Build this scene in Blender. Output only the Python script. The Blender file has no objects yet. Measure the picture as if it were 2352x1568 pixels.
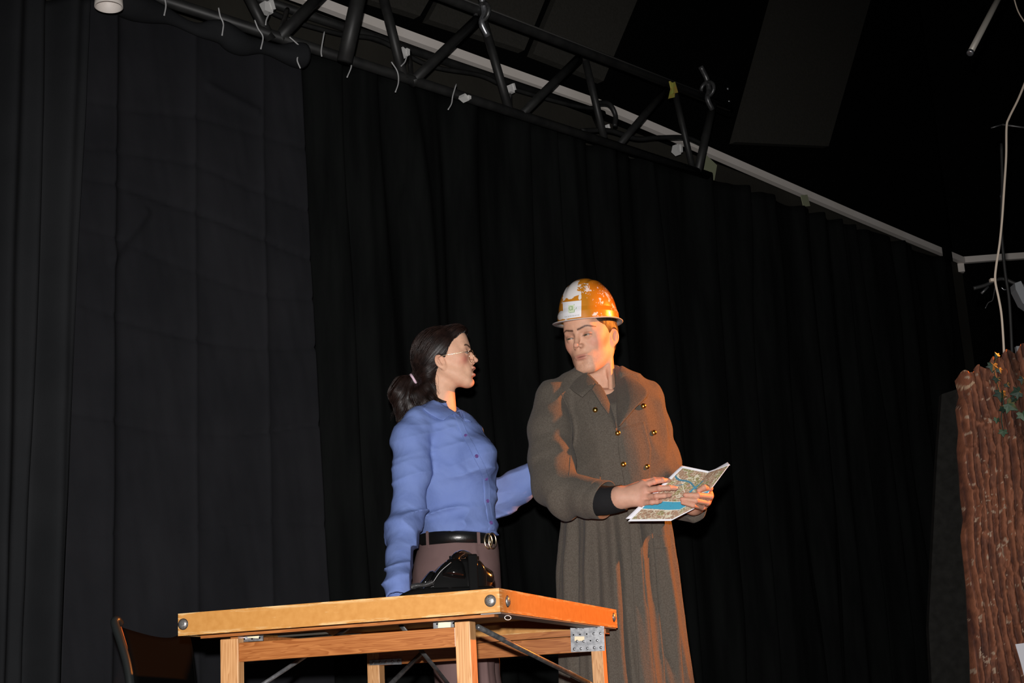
import bpy, bmesh, math, random
import numpy as np
from mathutils import Vector, Matrix
from mathutils.bvhtree import BVHTree
random.seed(4); rng = np.random.RandomState(7)
SC = bpy.context.scene
COL = SC.collection
# ------------------------------------------------------------------ camera
FPX = 3400.0; ZC = 0.53
PITCH = math.atan((1622-784)/FPX); ROLL = math.radians(3.2)
F_ = np.array([0, math.cos(PITCH), math.sin(PITCH)]); X_ = np.array([1., 0, 0]); U_ = np.array([0, -math.sin(PITCH), math.cos(PITCH)])
R_ = math.cos(ROLL)*X_ - math.sin(ROLL)*U_; V_ = math.sin(ROLL)*X_ + math.cos(ROLL)*U_
C_ = np.array([0, 0, ZC])
cam = bpy.data.cameras.new('camera'); camo = bpy.data.objects.new('camera', cam); COL.objects.link(camo)
cam.sensor_width = 36; cam.lens = FPX/2352*36; cam.clip_start = .05
m = Matrix.Identity(4)
for i in range(3):
    m[i][0] = R_[i]; m[i][1] = V_[i]; m[i][2] = -F_[i]; m[i][3] = C_[i]
camo.matrix_world = m; SC.camera = camo
# ------------------------------------------------------------------ light
SC.view_settings.view_transform = 'Standard'; SC.view_settings.look = 'None'
SC.view_settings.exposure = 0; SC.view_settings.gamma = 1; SC.view_settings.use_curve_mapping = False
W = bpy.data.worlds.new('world'); SC.world = W; W.use_nodes = True
W.node_tree.nodes['Background'].inputs[0].default_value = (.9, .95, 1, 1)
W.node_tree.nodes['Background'].inputs[1].default_value = .02
def light(name, kind, loc, energy, col, radius, target=None, size=None, blend=.3):
    l = bpy.data.lights.new(name, kind); l.energy = energy; l.color = col
    l.shadow_soft_size = radius
    o = bpy.data.objects.new(name, l); COL.objects.link(o); o.location = loc
    if target is not None:
        o.rotation_euler = (Vector(target)-Vector(loc)).to_track_quat('-Z', 'Y').to_euler()
    if size: l.spot_size = math.radians(size); l.spot_blend = blend
    return o
FT = F_ + R_*(1150-1176)/FPX + V_*(784-1080)/FPX
light('camera_flash', 'SPOT', tuple(C_+V_*.13-R_*.025), 1010, (1, .97, .95), .02, tuple(C_+FT*5), 68, 1.0)
light('amber_stage_spotlight', 'SPOT', (3.5, 5.2, 2.55), 1700, (1, .27, .03), .05, (.2, 4.42, 1.12), 26, .3)

def ray(px, py): return F_ + R_*(px-1176)/FPX + V_*(784-py)/FPX
def at(px, py, Y):
    r = ray(px, py); return C_ + r*(Y/r[1])
def onplane(px, py, P0, n):
    r = ray(px, py); return C_ + r*(((P0-C_) @ n)/(r @ n))
def atz(px, py, z): return onplane(px, py, np.array([0, 0, z]), np.array([0, 0, 1.]))

# ------------------------------------------------------------------ materials
def lin(c): return tuple((v/255/12.92 if v <= 10 else ((v/255+.055)/1.055)**2.4) for v in c)
def mat(name, col, rough=.6, metal=0, spec=.5, noise=None, bump=0, bscale=200, coat=0, sss=0, sheen=0, attr=None, stretch=(1, 1, 1), col2=None, coords='Object', emit=None):
    m = bpy.data.materials.new(name); m.use_nodes = True; nt = m.node_tree; b = nt.nodes['Principled BSDF']
    b.inputs['Base Color'].default_value = (*col, 1); b.inputs['Roughness'].default_value = rough
    b.inputs['Metallic'].default_value = metal; b.inputs['Specular IOR Level'].default_value = spec
    b.inputs['Coat Weight'].default_value = coat; b.inputs['Sheen Weight'].default_value = sheen
    b.inputs['Subsurface Weight'].default_value = sss; b.inputs['Subsurface Scale'].default_value = .012
    b.inputs['Subsurface Radius'].default_value = (1, .35, .2)
    tc = nt.nodes.new('ShaderNodeTexCoord'); mp = nt.nodes.new('ShaderNodeMapping'); mp.inputs['Scale'].default_value = stretch
    nt.links.new(tc.outputs[coords], mp.inputs[0])
    csock = None
    if attr:
        a = nt.nodes.new('ShaderNodeAttribute'); a.attribute_name = attr; csock = a.outputs['Color']
    if col2 is not None:
        nz = nt.nodes.new('ShaderNodeTexNoise'); nz.inputs['Scale'].default_value = noise or 10; nz.inputs['Detail'].default_value = 6
        nt.links.new(mp.outputs[0], nz.inputs['Vector'])
        rp = nt.nodes.new('ShaderNodeValToRGB'); rp.color_ramp.elements[0].position = .35; rp.color_ramp.elements[1].position = .65
        rp.color_ramp.elements[0].color = (*col, 1); rp.color_ramp.elements[1].color = (*col2, 1)
        nt.links.new(nz.outputs['Fac'], rp.inputs[0])
        if csock:
            mx = nt.nodes.new('ShaderNodeMix'); mx.data_type = 'RGBA'; mx.blend_type = 'MULTIPLY'; mx.inputs[0].default_value = 1
            nt.links.new(csock, mx.inputs[6]); nt.links.new(rp.outputs[0], mx.inputs[7]); csock = mx.outputs[2]
        else: csock = rp.outputs[0]
    if csock: nt.links.new(csock, b.inputs['Base Color'])
    if bump:
        nb = nt.nodes.new('ShaderNodeTexNoise'); nb.inputs['Scale'].default_value = bscale; nb.inputs['Detail'].default_value = 4
        nt.links.new(mp.outputs[0], nb.inputs['Vector'])
        bp = nt.nodes.new('ShaderNodeBump'); bp.inputs['Strength'].default_value = 1; bp.inputs['Distance'].default_value = bump
        nt.links.new(nb.outputs['Fac'], bp.inputs['Height']); nt.links.new(bp.outputs[0], b.inputs['Normal'])
    return m
M = {}
M['cloth_black'] = mat('black_cloth', (.0120, .0123, .0145), .9, spec=.12, noise=3, col2=(.0165, .0166, .0192), bump=.0006, bscale=300)
M['cloth_left'] = mat('black_side_cloth', (.0128, .0136, .0150), .9, spec=.12, noise=3, col2=(.0172, .018, .0196), bump=.0006, bscale=300)
M['velvet'] = mat('black_velvet', (.0037, .0041, .0041), .95, spec=.06, noise=5, col2=(.0064, .0071, .0069), stretch=(3, 3, .4), bump=.0008, bscale=250)
M['wall'] = mat('dark_wall', (.022, .02, .016), .9, spec=.2, noise=2, col2=(.03, .028, .022), bump=.002, bscale=20)
M['black'] = mat('black_paint', (.002, .002, .002), .95, spec=.05)
M['panel'] = mat('acoustic_panel', (.042, .040, .034), .95, spec=.1, noise=60, col2=(.05, .047, .041), bump=.001, bscale=300)
M['stage'] = mat('stage_floor', (.015, .014, .013), .6, noise=6, col2=(.03, .028, .026))
M['truss'] = mat('truss_black', (.012, .012, .012), .5, spec=.4, noise=12, col2=(.022, .022, .021))
M['white'] = mat('white_plastic', (.92, .85, .80), .5, noise=3, col2=(.84, .77, .70))
M['cord'] = mat('cord_white', (.75, .74, .72), .6)
M['tiecord'] = mat('tie_cord', (.42, .42, .42), .6)
M['beige_cord'] = mat('beige_cord', (.62, .52, .42), .6)
M['steel'] = mat('zinc_steel', (.55, .56, .58), .35, metal=.85, noise=90, col2=(.32, .33, .35))
M['darksteel'] = mat('dark_steel', (.06, .06, .062), .4, metal=.6, noise=60, col2=(.12, .12, .12))
M['boltm'] = mat('bolt_head', (.16, .155, .15), .38, metal=.7, noise=350, col2=(.4, .38, .36))
M['brushed'] = mat('brushed_pipe', (.8, .74, .65), .38, metal=.55)
M['gold'] = mat('brass', (.75, .48, .12), .25, metal=1)
M['gloss_black'] = mat('bakelite', (.004, .004, .004), .12, spec=.6, coat=.5)
M['cord_black'] = mat('cord_black', (.02, .02, .02), .4)
M['chair_black'] = mat('chair_black', (.0014, .0014, .0014), .8, spec=.03)
M['tube_black'] = mat('tube_black', (.012, .014, .014), .35, spec=.6)
M['beltleather'] = mat('belt_leather', (.006, .006, .006), .3, spec=.5, bump=.0003, bscale=150)
M['tee'] = mat('black_jersey', (.010, .010, .011), .9, spec=.2, bump=.0005, bscale=400)
M['paper'] = mat('paper', (.8, .8, .82), .7, attr='col')
M['helmetm'] = mat('helmet_paint', (.7, .3, .03), .28, spec=.6, coat=.4, attr='col', bump=.0003, bscale=60)
M['skin'] = mat('skin', (.6, .35, .25), .55, spec=.3, sss=.12, attr='col', col2=(1, 1, 1), noise=70, bump=.0004, bscale=350)
M['skin'].node_tree.nodes['Color Ramp'].color_ramp.elements[0].color = (.93, .92, .91, 1)
M['eye'] = mat('eyeball', (.5, .5, .5), .3, spec=.2, attr='col')
M['hair_m'] = mat('hair_brown', (.022, .011, .007), .5, spec=.4, noise=150, col2=(.04, .02, .012), stretch=(1, 1, .15), bump=.001, bscale=220)
M['hair_s'] = mat('hair_strand', (.007, .0035, .0028), .40, spec=.45, noise=40, col2=(.026, .013, .010))
M['hair_f'] = mat('hair_dark', (.006, .003, .0022), .45, spec=.28, noise=90, col2=(.013, .006, .0045), stretch=(.5, 1, .5), bump=.0003, bscale=400)
M['wool'] = mat('grey_wool', (.074, .062, .050), .95, spec=.1, noise=260, col2=(.104, .090, .074), bump=.0012, bscale=330, sheen=.06)
M['shirt'] = mat('blue_cotton', (.145, .21, .47), .8, spec=.2, noise=14, col2=(.165, .235, .50), bump=.003, bscale=24, attr=None)
M['scarf'] = M['shirt']
M['trousers'] = mat('mauve_trousers', (.14, .088, .084), .85, spec=.15, noise=9, col2=(.165, .105, .10), bump=.001, bscale=20)
M['scrunchie'] = mat('pink_band', (.7, .5, .6), .7)
M['gilt'] = mat('gilt_wire', (.8, .66, .45), .2, metal=1)
M['shirtbutton'] = mat('purple_button', (.12, .06, .22), .3)
M['shoe'] = mat('black_shoe', (.01, .01, .01), .4)
M['leaf'] = mat('ivy_leaf', (.012, .038, .018), .6, noise=40, col2=(.006, .02, .012))
M['leaf2'] = mat('ivy_leaf_pale', (.05, .10, .05), .6, noise=40, col2=(.02, .05, .026))
M['grey_plastic'] = mat('grey_plastic', (.2, .21, .22), .5)
M['tape'] = mat('masking_tape', (.3, .32, .2), .8)
M['label'] = mat('cream_label', (.75, .62, .42), .8)

def wood(name, c1, c2, rough=.5, axis=0, sc=1.0):
    m = bpy.data.materials.new(name); m.use_nodes = True; nt = m.node_tree; b = nt.nodes['Principled BSDF']; b.inputs['Roughness'].default_value = rough
    tc = nt.nodes.new('ShaderNodeTexCoord'); mp = nt.nodes.new('ShaderNodeMapping')
    s = [26*sc]*3; s[axis] = 1.6*sc; mp.inputs['Scale'].default_value = s
    nt.links.new(tc.outputs['Object'], mp.inputs[0])
    w = nt.nodes.new('ShaderNodeTexNoise'); w.inputs['Scale'].default_value = 1.6; w.inputs['Detail'].default_value = 3; w.inputs['Distortion'].default_value = 1.2
    nt.links.new(mp.outputs[0], w.inputs['Vector'])
    mu = nt.nodes.new('ShaderNodeMath'); mu.operation = 'MULTIPLY'; mu.inputs[1].default_value = 9; nt.links.new(w.outputs['Fac'], mu.inputs[0])
    fr = nt.nodes.new('ShaderNodeMath'); fr.operation = 'FRACT'; nt.links.new(mu.outputs[0], fr.inputs[0])
    rp = nt.nodes.new('ShaderNodeValToRGB'); e = rp.color_ramp.elements; e[0].color = (*c1, 1); e[1].color = (*c2, 1); e[0].position = .1; e[1].position = .85
    x = e.new(.97); x.color = (*c1, 1)
    nt.links.new(fr.outputs[0], rp.inputs[0]); nt.links.new(rp.outputs[0], b.inputs['Base Color'])
    return m
M['pine_z'] = wood('pine_leg', (.56, .30, .13), (.40, .185, .065), axis=2)
M['pine_u'] = wood('pine_rail', (.36, .13, .035), (.24, .07, .014), axis=0, rough=.4)

def painted(name):      # yellow paint with scratches and chips
    m = bpy.data.materials.new(name); m.use_nodes = True; nt = m.node_tree; b = nt.nodes['Principled BSDF']; b.inputs['Roughness'].default_value = .42
    tc = nt.nodes.new('ShaderNodeTexCoord')
    n1 = nt.nodes.new('ShaderNodeTexNoise'); n1.inputs['Scale'].default_value = 60; n1.inputs['Detail'].default_value = 5
    nt.links.new(tc.outputs['Object'], n1.inputs['Vector'])
    r1 = nt.nodes.new('ShaderNodeValToRGB'); e = r1.color_ramp.elements; e[0].position = .3; e[1].position = .7
    e[0].color = (.43, .19, .042, 1); e[1].color = (.49, .232, .06, 1); nt.links.new(n1.outputs['Fac'], r1.inputs[0])
    mp = nt.nodes.new('ShaderNodeMapping'); mp.inputs['Scale'].default_value = (5, 5, 60); nt.links.new(tc.outputs['Object'], mp.inputs[0])
    n2 = nt.nodes.new('ShaderNodeTexNoise'); n2.inputs['Scale'].default_value = 3; n2.inputs['Detail'].default_value = 10; n2.inputs['Roughness'].default_value = .7
    nt.links.new(mp.outputs[0], n2.inputs['Vector'])
    r2 = nt.nodes.new('ShaderNodeValToRGB'); e = r2.color_ramp.elements; e[0].position = .66; e[1].position = .70; nt.links.new(n2.outputs['Fac'], r2.inputs[0])
    at_ = nt.nodes.new('ShaderNodeAttribute'); at_.attribute_name = 'wear'
    ad = nt.nodes.new('ShaderNodeMath'); ad.operation = 'MULTIPLY'; nt.links.new(at_.outputs['Fac'], ad.inputs[0])
    r3 = nt.nodes.new('ShaderNodeValToRGB'); e = r3.color_ramp.elements; e[0].position = .50; e[1].position = .54; nt.links.new(n2.outputs['Fac'], r3.inputs[0])
    nt.links.new(r3.outputs[0], ad.inputs[1])
    mxx = nt.nodes.new('ShaderNodeMath'); mxx.operation = 'MAXIMUM'; nt.links.new(r2.outputs[0], mxx.inputs[0]); nt.links.new(ad.outputs[0], mxx.inputs[1])
    mx = nt.nodes.new('ShaderNodeMix'); mx.data_type = 'RGBA'; nt.links.new(mxx.outputs[0], mx.inputs[0]); nt.links.new(r1.outputs[0], mx.inputs[6]); mx.inputs[7].default_value = (.62, .42, .2, 1)
    nt.links.new(mx.outputs[2], b.inputs['Base Color'])
    return m
M['paint'] = painted('yellow_paint')
M['glass'] = mat('lens_glass', (1, 1, 1), .02)
nt = M['glass'].node_tree; tr = nt.nodes.new('ShaderNodeBsdfTransparent'); gl = nt.nodes.new('ShaderNodeBsdfGlossy'); gl.inputs['Roughness'].default_value = .02
mxs = nt.nodes.new('ShaderNodeMixShader'); mxs.inputs[0].default_value = .07
nt.links.new(tr.outputs[0], mxs.inputs[1]); nt.links.new(gl.outputs[0], mxs.inputs[2]); nt.links.new(mxs.outputs[0], nt.nodes['Material Output'].inputs[0])

# ------------------------------------------------------------------ object helpers
def thing(name, label, cat, loc=(0, 0, 0), group=None):
    o = bpy.data.objects.new(name, None); COL.objects.link(o); o.location = loc; o.empty_display_size = .1
    o['label'] = label; o['category'] = cat
    if group: o['group'] = group
    return o
def tag(o, label, cat, group=None):
    o['label'] = label; o['category'] = cat
    if group: o['group'] = group
    return o
def org(o):
    v = Vector((0, 0, 0))
    while o is not None: v += o.location; o = o.parent
    return v
def obj(name, V, Fc, mt, parent=None, smooth=True, col=None, kind=None, label=None, origin=None, wear=None):
    V = np.asarray(V, float)
    if parent is not None: V = V - np.array(org(parent))
    elif origin is not None: V = V - np.asarray(origin)
    me = bpy.data.meshes.new(name)
    if isinstance(Fc, np.ndarray): Fc = Fc.tolist()
    me.from_pydata(V.tolist(), [], Fc); me.materials.append(mt)
    if smooth: me.polygons.foreach_set('use_smooth', [True]*len(me.polygons))
    if col is not None:
        a = me.color_attributes.new('col', 'FLOAT_COLOR', 'POINT')
        a.data.foreach_set('color', np.concatenate([col, np.ones((len(col), 1))], 1).astype(np.float32).ravel())
    if wear is not None:
        a = me.attributes.new('wear', 'FLOAT', 'POINT'); a.data.foreach_set('value', np.asarray(wear, np.float32))
    me.update()
    o = bpy.data.objects.new(name, me); COL.objects.link(o)
    if parent is not None: o.parent = parent
    elif origin is not None: o.location = tuple(origin)
    if kind: o['kind'] = kind
    if label: o['label'] = label
    return o
def bevel(o, w=.002, seg=2):
    b = o.modifiers.new('bevel', 'BEVEL'); b.width = w; b.segments = seg; b.limit_method = 'ANGLE'; return o
BF = [(0, 3, 2, 1), (4, 5, 6, 7), (0, 1, 5, 4), (1, 2, 6, 5), (2, 3, 7, 6), (3, 0, 4, 7)]
def box8(O, a, b, c, A, B, Cc):
    """box in frame O + a*A + b*B + c*C with ranges"""
    V = []
    for z in c:
        for (x, y) in ((a[0], b[0]), (a[1], b[0]), (a[1], b[1]), (a[0], b[1])): V.append(O + A*x + B*y + Cc*z)
    return np.array(V), BF
def merge(parts):
    V = []; Fs = []; n = 0
    for v, f in parts:
        V.append(np.asarray(v)); Fs += [tuple(int(i)+n for i in q) for q in f]; n += len(v)
    return np.concatenate(V), Fs
def resample(P, n):
    P = np.asarray(P, float); d = np.r_[0, np.cumsum(np.linalg.norm(np.diff(P, axis=0), axis=1))]; t = np.linspace(0, d[-1], n)
    return np.stack([np.interp(t, d, P[:, k]) for k in range(P.shape[1])], 1)
def smoothpath(P, n=40):
    P = np.asarray(P, float)
    if len(P) < 3: return resample(P, n)
    Q = np.concatenate([[2*P[0]-P[1]], P, [2*P[-1]-P[-2]]]); out = []
    per = max(2, n//(len(P)-1))
    for i in range(1, len(Q)-2):
        for t in np.linspace(0, 1, per, endpoint=False):
            p0, p1, p2, p3 = Q[i-1:i+3]
            out.append(.5*((2*p1)+(-p0+p2)*t+(2*p0-5*p1+4*p2-p3)*t*t+(-p0+3*p1-3*p2+p3)*t**3))
    out.append(P[-1]); return np.array(out)
def tube(P, r, n=10, sy=1.0, up=None, caps=True):
    P = np.asarray(P, float); r = np.broadcast_to(np.asarray(r, float), (len(P),))
    T = np.gradient(P, axis=0); T /= np.linalg.norm(T, axis=1)[:, None]+1e-12
    u = np.array([0, 0, 1.]) if up is None else np.asarray(up, float)
    if abs(T[0] @ u) > .95: u = np.array([1., 0, 0])
    V = []; 
    a = np.cross(T[0], u); a /= np.linalg.norm(a)
    ang = np.linspace(0, 2*np.pi, n, endpoint=False)
    for i in range(len(P)):
        a = a - T[i]*(a @ T[i]); a /= np.linalg.norm(a); b = np.cross(T[i], a)
        V.append(P[i] + r[i]*(np.cos(ang)[:, None]*a + sy*np.sin(ang)[:, None]*b))
    V = np.concatenate(V); Fs = []
    for i in range(len(P)-1):
        for k in range(n):
            k2 = (k+1) % n; Fs.append((i*n+k, i*n+k2, (i+1)*n+k2, (i+1)*n+k))
    if caps: Fs.append(tuple(range(n-1, -1, -1))); Fs.append(tuple(range((len(P)-1)*n, len(P)*n)))
    return V, Fs
def grid(Pg):
    Pg = np.asarray(Pg); a, b = Pg.shape[:2]
    I = np.arange(a*b).reshape(a, b)
    return Pg.reshape(-1, 3), np.stack([I[:-1, :-1], I[1:, :-1], I[1:, 1:], I[:-1, 1:]], -1).reshape(-1, 4)
def slab(Pg, N, th):
    """closed sheet from a point grid, offset both ways along N"""
    Pg = np.asarray(Pg); a, b = Pg.shape[:2]; V1, F1 = grid(Pg+N*th/2); V2, F2 = grid(Pg-N*th/2)
    n = a*b; Fs = [tuple(q) for q in F1] + [tuple(int(i)+n for i in q[::-1]) for q in F2]
    bd = [(i, 0) for i in range(a)]+[(a-1, j) for j in range(1, b)]+[(i, b-1) for i in range(a-2, -1, -1)]+[(0, j) for j in range(b-2, 0, -1)]
    ids = [i*b+j for i, j in bd]
    for k in range(len(ids)):
        p, q = ids[k], ids[(k+1) % len(ids)]; Fs.append((q, p, p+n, q+n))
    return np.concatenate([V1, V2]), Fs
def prism(P, N, th):
    P = np.asarray(P, float); n = len(P); V = np.concatenate([P, P+np.asarray(N)*th])
    return V, [tuple(range(n-1, -1, -1)), tuple(range(n, 2*n))]+[(i, (i+1) % n, n+(i+1) % n, n+i) for i in range(n)]
def frame(n):
    n = np.asarray(n, float); n /= np.linalg.norm(n); a = np.cross(n, [0, 0, 1.]); 
    if np.linalg.norm(a) < 1e-3: a = np.array([1., 0, 0])
    a /= np.linalg.norm(a); return a, np.cross(n, a), n
def disc(c, n, prof, seg=20):
    """lathe: prof = [(r, h)] about axis n at c"""
    a, b, n = frame(n); ang = np.linspace(0, 2*np.pi, seg, endpoint=False); V = []; Fs = []
    for r, h in prof: V.append(np.asarray(c)+n*h+r*(np.cos(ang)[:, None]*a+np.sin(ang)[:, None]*b))
    for i in range(len(prof)-1):
        for k in range(seg): k2 = (k+1) % seg; Fs.append((i*seg+k, i*seg+k2, (i+1)*seg+k2, (i+1)*seg+k))
    Fs.append(tuple(range(seg-1, -1, -1))); Fs.append(tuple(range((len(prof)-1)*seg, len(prof)*seg)))
    return np.concatenate(V), Fs
def torus(c, a, b, ra, rb, r, n=32, m=8):
    t = np.linspace(0, 2*np.pi, n, endpoint=False); nn = np.cross(a, b); V = []; Fs = []
    for x in t:
        p = c+a*ra*math.cos(x)+b*rb*math.sin(x); d = a*math.cos(x)+b*math.sin(x)
        for y in np.linspace(0, 2*np.pi, m, endpoint=False): V.append(p+r*(math.cos(y)*d+math.sin(y)*nn))
    for i in range(n):
        for k in range(m): Fs.append((i*m+k, ((i+1) % n)*m+k, ((i+1) % n)*m+(k+1) % m, i*m+(k+1) % m))
    return np.array(V), Fs

# ------------------------------------------------------------------ noise / sdf
def vnoise(P, seed=0):
    P = np.asarray(P); I = np.floor(P).astype(np.int64); f = P-I; f = f*f*(3-2*f); out = 0
    for dx in (0, 1):
        for dy in (0, 1):
            for dz in (0, 1):
                h = (I[:, 0]+dx)*374761393+(I[:, 1]+dy)*668265263+(I[:, 2]+dz)*2147483647+seed*974711
                h = (h ^ (h >> 13))*1274126177; h = (h ^ (h >> 16)) & 0xffff
                w = (f[:, 0] if dx else 1-f[:, 0])*(f[:, 1] if dy else 1-f[:, 1])*(f[:, 2] if dz else 1-f[:, 2])
                out = out+w*h/65535.
    return out
def fbm(P, o=3, seed=0):
    s = 0; a = .5
    for i in range(o): s = s+a*vnoise(P*(2**i), seed+i); a /= 2
    return s/(1-.5**o)
def ridge(P, seed=0): return 1-np.abs(2*vnoise(P, seed)-1)
def sE(P, c, r):
    q = (P-np.asarray(c))/np.asarray(r); k0 = np.sqrt((q*q).sum(1)); q2 = q/np.asarray(r); k1 = np.sqrt((q2*q2).sum(1))+1e-9
    return k0*(k0-1)/k1
def sC(P, a, b, ra, rb):
    a = np.asarray(a, float); b = np.asarray(b, float); d = b-a; t = np.clip(((P-a) @ d)/(d @ d), 0, 1)
    return np.sqrt(((P-a-t[:, None]*d)**2).sum(1)) - (ra+(rb-ra)*t)
def smin(a, b, k):
    h = np.maximum(k-np.abs(a-b), 0)/k; return np.minimum(a, b)-h*h*k*.25
def smax(a, b, k): return -smin(-a, -b, k)
def chain(P, pts, k=.004):
    d = None
    for (p, r), (q, s) in zip(pts[:-1], pts[1:]):
        e = sC(P, p, q, r, s); d = e if d is None else smin(d, e, k)
    return d
def mesh_sdf(f, lo, hi, h, B=12):
    lo = np.asarray(lo, float); hi = np.asarray(hi, float); nb = np.ceil((hi-lo)/h/B).astype(int); N = nb*B+1
    G = np.full(N, 1., np.float32)
    bi = np.stack(np.meshgrid(*[np.arange(n) for n in nb], indexing='ij'), -1).reshape(-1, 3)
    cen = lo+(bi*B+B/2)*h; d = f(cen); rad = B*h*math.sqrt(3)/2
    I = np.stack(np.meshgrid(*[np.arange(B+1)]*3, indexing='ij'), -1).reshape(-1, 3)
    sel = np.abs(d) < rad*1.5+.012
    for j in np.where(~sel & (d < 0))[0]:
        x, y, z = bi[j]*B; G[x:x+B+1, y:y+B+1, z:z+B+1] = -1
    ids = np.where(sel)[0]
    for s in range(0, len(ids), 60):
        ch = ids[s:s+60]; P = (lo+((bi[ch]*B)[:, None, :]+I[None])*h).reshape(-1, 3); v = f(P).reshape(len(ch), B+1, B+1, B+1)
        for j, vv in zip(ch, v):
            x, y, z = bi[j]*B; G[x:x+B+1, y:y+B+1, z:z+B+1] = vv
    S = G < 0
    nx, ny, nz = np.array(N)-1
    acc = np.zeros((nx, ny, nz, 3)); cnt = np.zeros((nx, ny, nz))
    for ax in range(3):
        o = [a for a in range(3) if a != ax]
        for u in (0, 1):
            for v in (0, 1):
                off = [0, 0, 0]; off[o[0]] = u; off[o[1]] = v
                s0 = tuple(slice(off[k], off[k]+(nx, ny, nz)[k]) for k in range(3))
                off2 = list(off); off2[ax] += 1
                s1 = tuple(slice(off2[k], off2[k]+(nx, ny, nz)[k]) for k in range(3))
                m_ = S[s0] != S[s1]; w = np.where(m_)
                a0 = G[s0][w]; a1 = G[s1][w]; t = a0/(a0-a1)
                for k in range(3): acc[w+(np.full(len(t), k),)] += off[k]+(t if k == ax else 0)
                cnt[w] += 1
    act = cnt > 0; idx = -np.ones(cnt.shape, np.int64); idx[act] = np.arange(act.sum())
    cell = np.stack(np.where(act), 1); V = lo+h*(cell+acc[act]/cnt[act][:, None]); Fs = []
    for ax in range(3):
        o = [a for a in range(3) if a != ax]; s0 = [slice(None)]*3; s1 = [slice(None)]*3; s0[ax] = slice(0, -1); s1[ax] = slice(1, None)
        A = S[tuple(s0)]; Bm = S[tuple(s1)]; w = np.stack(np.where(A != Bm), 1)
        ok = (w[:, o[0]] > 0) & (w[:, o[1]] > 0) & (w[:, o[0]] < (nx, ny, nz)[o[0]]) & (w[:, o[1]] < (nx, ny, nz)[o[1]]); w = w[ok]
        e0 = np.zeros(3, int); e1 = np.zeros(3, int); e0[o[0]] = 1; e1[o[1]] = 1
        q = np.stack([idx[tuple((w-e0-e1).T)], idx[tuple((w-e1).T)], idx[tuple(w.T)], idx[tuple((w-e0).T)]], 1)
        fl = A[tuple(w.T)]
        if ax == 1: fl = ~fl
        q[~fl] = q[~fl][:, ::-1]; Fs.append(q)
    return V, np.concatenate(Fs)
def rotm(yaw, pitch, roll):
    """head frame: face looks along local -Y, z up; yaw about z, pitch>0 chin down, roll about view axis"""
    Rz = np.array(Matrix.Rotation(math.radians(yaw), 3, 'Z')); Rx = np.array(Matrix.Rotation(math.radians(pitch), 3, 'X')); Ry = np.array(Matrix.Rotation(math.radians(roll), 3, 'Y'))
    return Ry @ Rz @ Rx

# ------------------------------------------------------------------ the room
ZD = np.array([0, 0, 1.])
WD = np.array([.68, .733, 0]); WD /= np.linalg.norm(WD); WN = np.array([WD[1], -WD[0], 0])     # curtain line, and its normal towards the hall
P0 = np.array([0, 7.0, 0])
def oncurt(px, py, off=0.): 
    P = onplane(px, py, P0+WN*off, WN); return P
def sz(px, py, off=0.):
    P = oncurt(px, py, off); return (P-P0) @ WD, P[2]
def structure(name, V, Fc, mt, **k):
    o = obj(name, V, Fc, mt, smooth=False, **k); o['kind'] = 'structure'; return o
structure('floor', *box8(np.zeros(3), (-6, 9), (2.6, 13), (-.12, 0), X_, np.array([0, 1., 0]), ZD), M['stage'])
structure('floor_hall', *box8(np.zeros(3), (-6, 9), (-3, 2.6), (-1.1, -1.0), X_, np.array([0, 1., 0]), ZD), M['stage'])
structure('trim_1', *box8(np.zeros(3), (-6, 9), (2.58, 2.62), (-1.0, -.002), X_, np.array([0, 1., 0]), ZD), M['black'])
CORN = onplane(2207, 600, P0-WN*.35, WN)               # the corner at the white conduit
ZW = CORN[2]
sc_ = (CORN-P0) @ WD
structure('wall_back', *box8(P0-WN*.35, (-7, sc_), (-.1, 0), (0, ZW+.05), WD, WN, ZD), M['wall'])
structure('wall_back_upper', *box8(P0-WN*.55, (-7, sc_+1.2), (-.1, 0), (ZW-.2, 7.2), WD, WN, ZD), M['black'])
RE = atz(2352, 588, ZW); RDd = RE-CORN; RDd[2] = 0; RDd /= np.linalg.norm(RDd); RN = np.array([RDd[1], -RDd[0], 0])
CF = np.array([CORN[0], CORN[1], 0])
structure('wall_right', *box8(CF, (-.05, 6.5), (-.1, 0), (0, 7.2), RDd, RN, ZD), M['black'])
structure('ceiling', *box8(np.zeros(3), (-6, 9), (-3, 13), (7.2, 7.3), X_, np.array([0, 1., 0]), ZD), M['black'])
# white conduit along the walls
def sweep_bar(P, w, h, N):
    return [box8(a, (0, np.linalg.norm(b-a)), (0, w), (-h/2, h/2), (b-a)/np.linalg.norm(b-a), N, np.cross((b-a)/np.linalg.norm(b-a), N)*-1) for a, b in zip(P[:-1], P[1:])]
cp = [onplane(x, y, P0-WN*.34, WN) for x, y in ((520, -62), (735, 14), (900, 76), (1130, 159), (1369, 243), (1530, 311), (1760, 411), (1950, 493), (2100, 556), (2206, 600))]
t = thing('cable_trunking', 'long white cable trunking running down the back wall behind the truss', 'trunking', tuple(cp[0]))
for bx in sweep_bar(cp, .04, .05, WN): obj('trunking_length', *bx, M['white'], t, smooth=False)
for q, w_ in (((2172, 585), .12),):
    P = onplane(*q, P0-WN*.30, WN); obj('bracket', *box8(P, (-.05, .05), (0, .03), (-.05, .05), WD, WN, ZD), M['black'], t, smooth=False, label='black clip near the corner')
cr = [CORN+RN*.004, onplane(2279, 594, CF+RN*.004, RN), onplane(2480, 581, CF+RN*.004, RN)]
t = thing('cable_trunking', 'short white cable trunking on the right wall above the tree trunk', 'trunking', tuple(cr[0]))
for bx in sweep_bar(cr, .04, .05, RN): obj('trunking_length', *bx, M['white'], t, smooth=False)
obj('end_piece', *box8(cr[0], (-.05, .01), (0, .05), (-.1, -.03), RDd, RN, ZD), M['white'], t, smooth=False)
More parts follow.
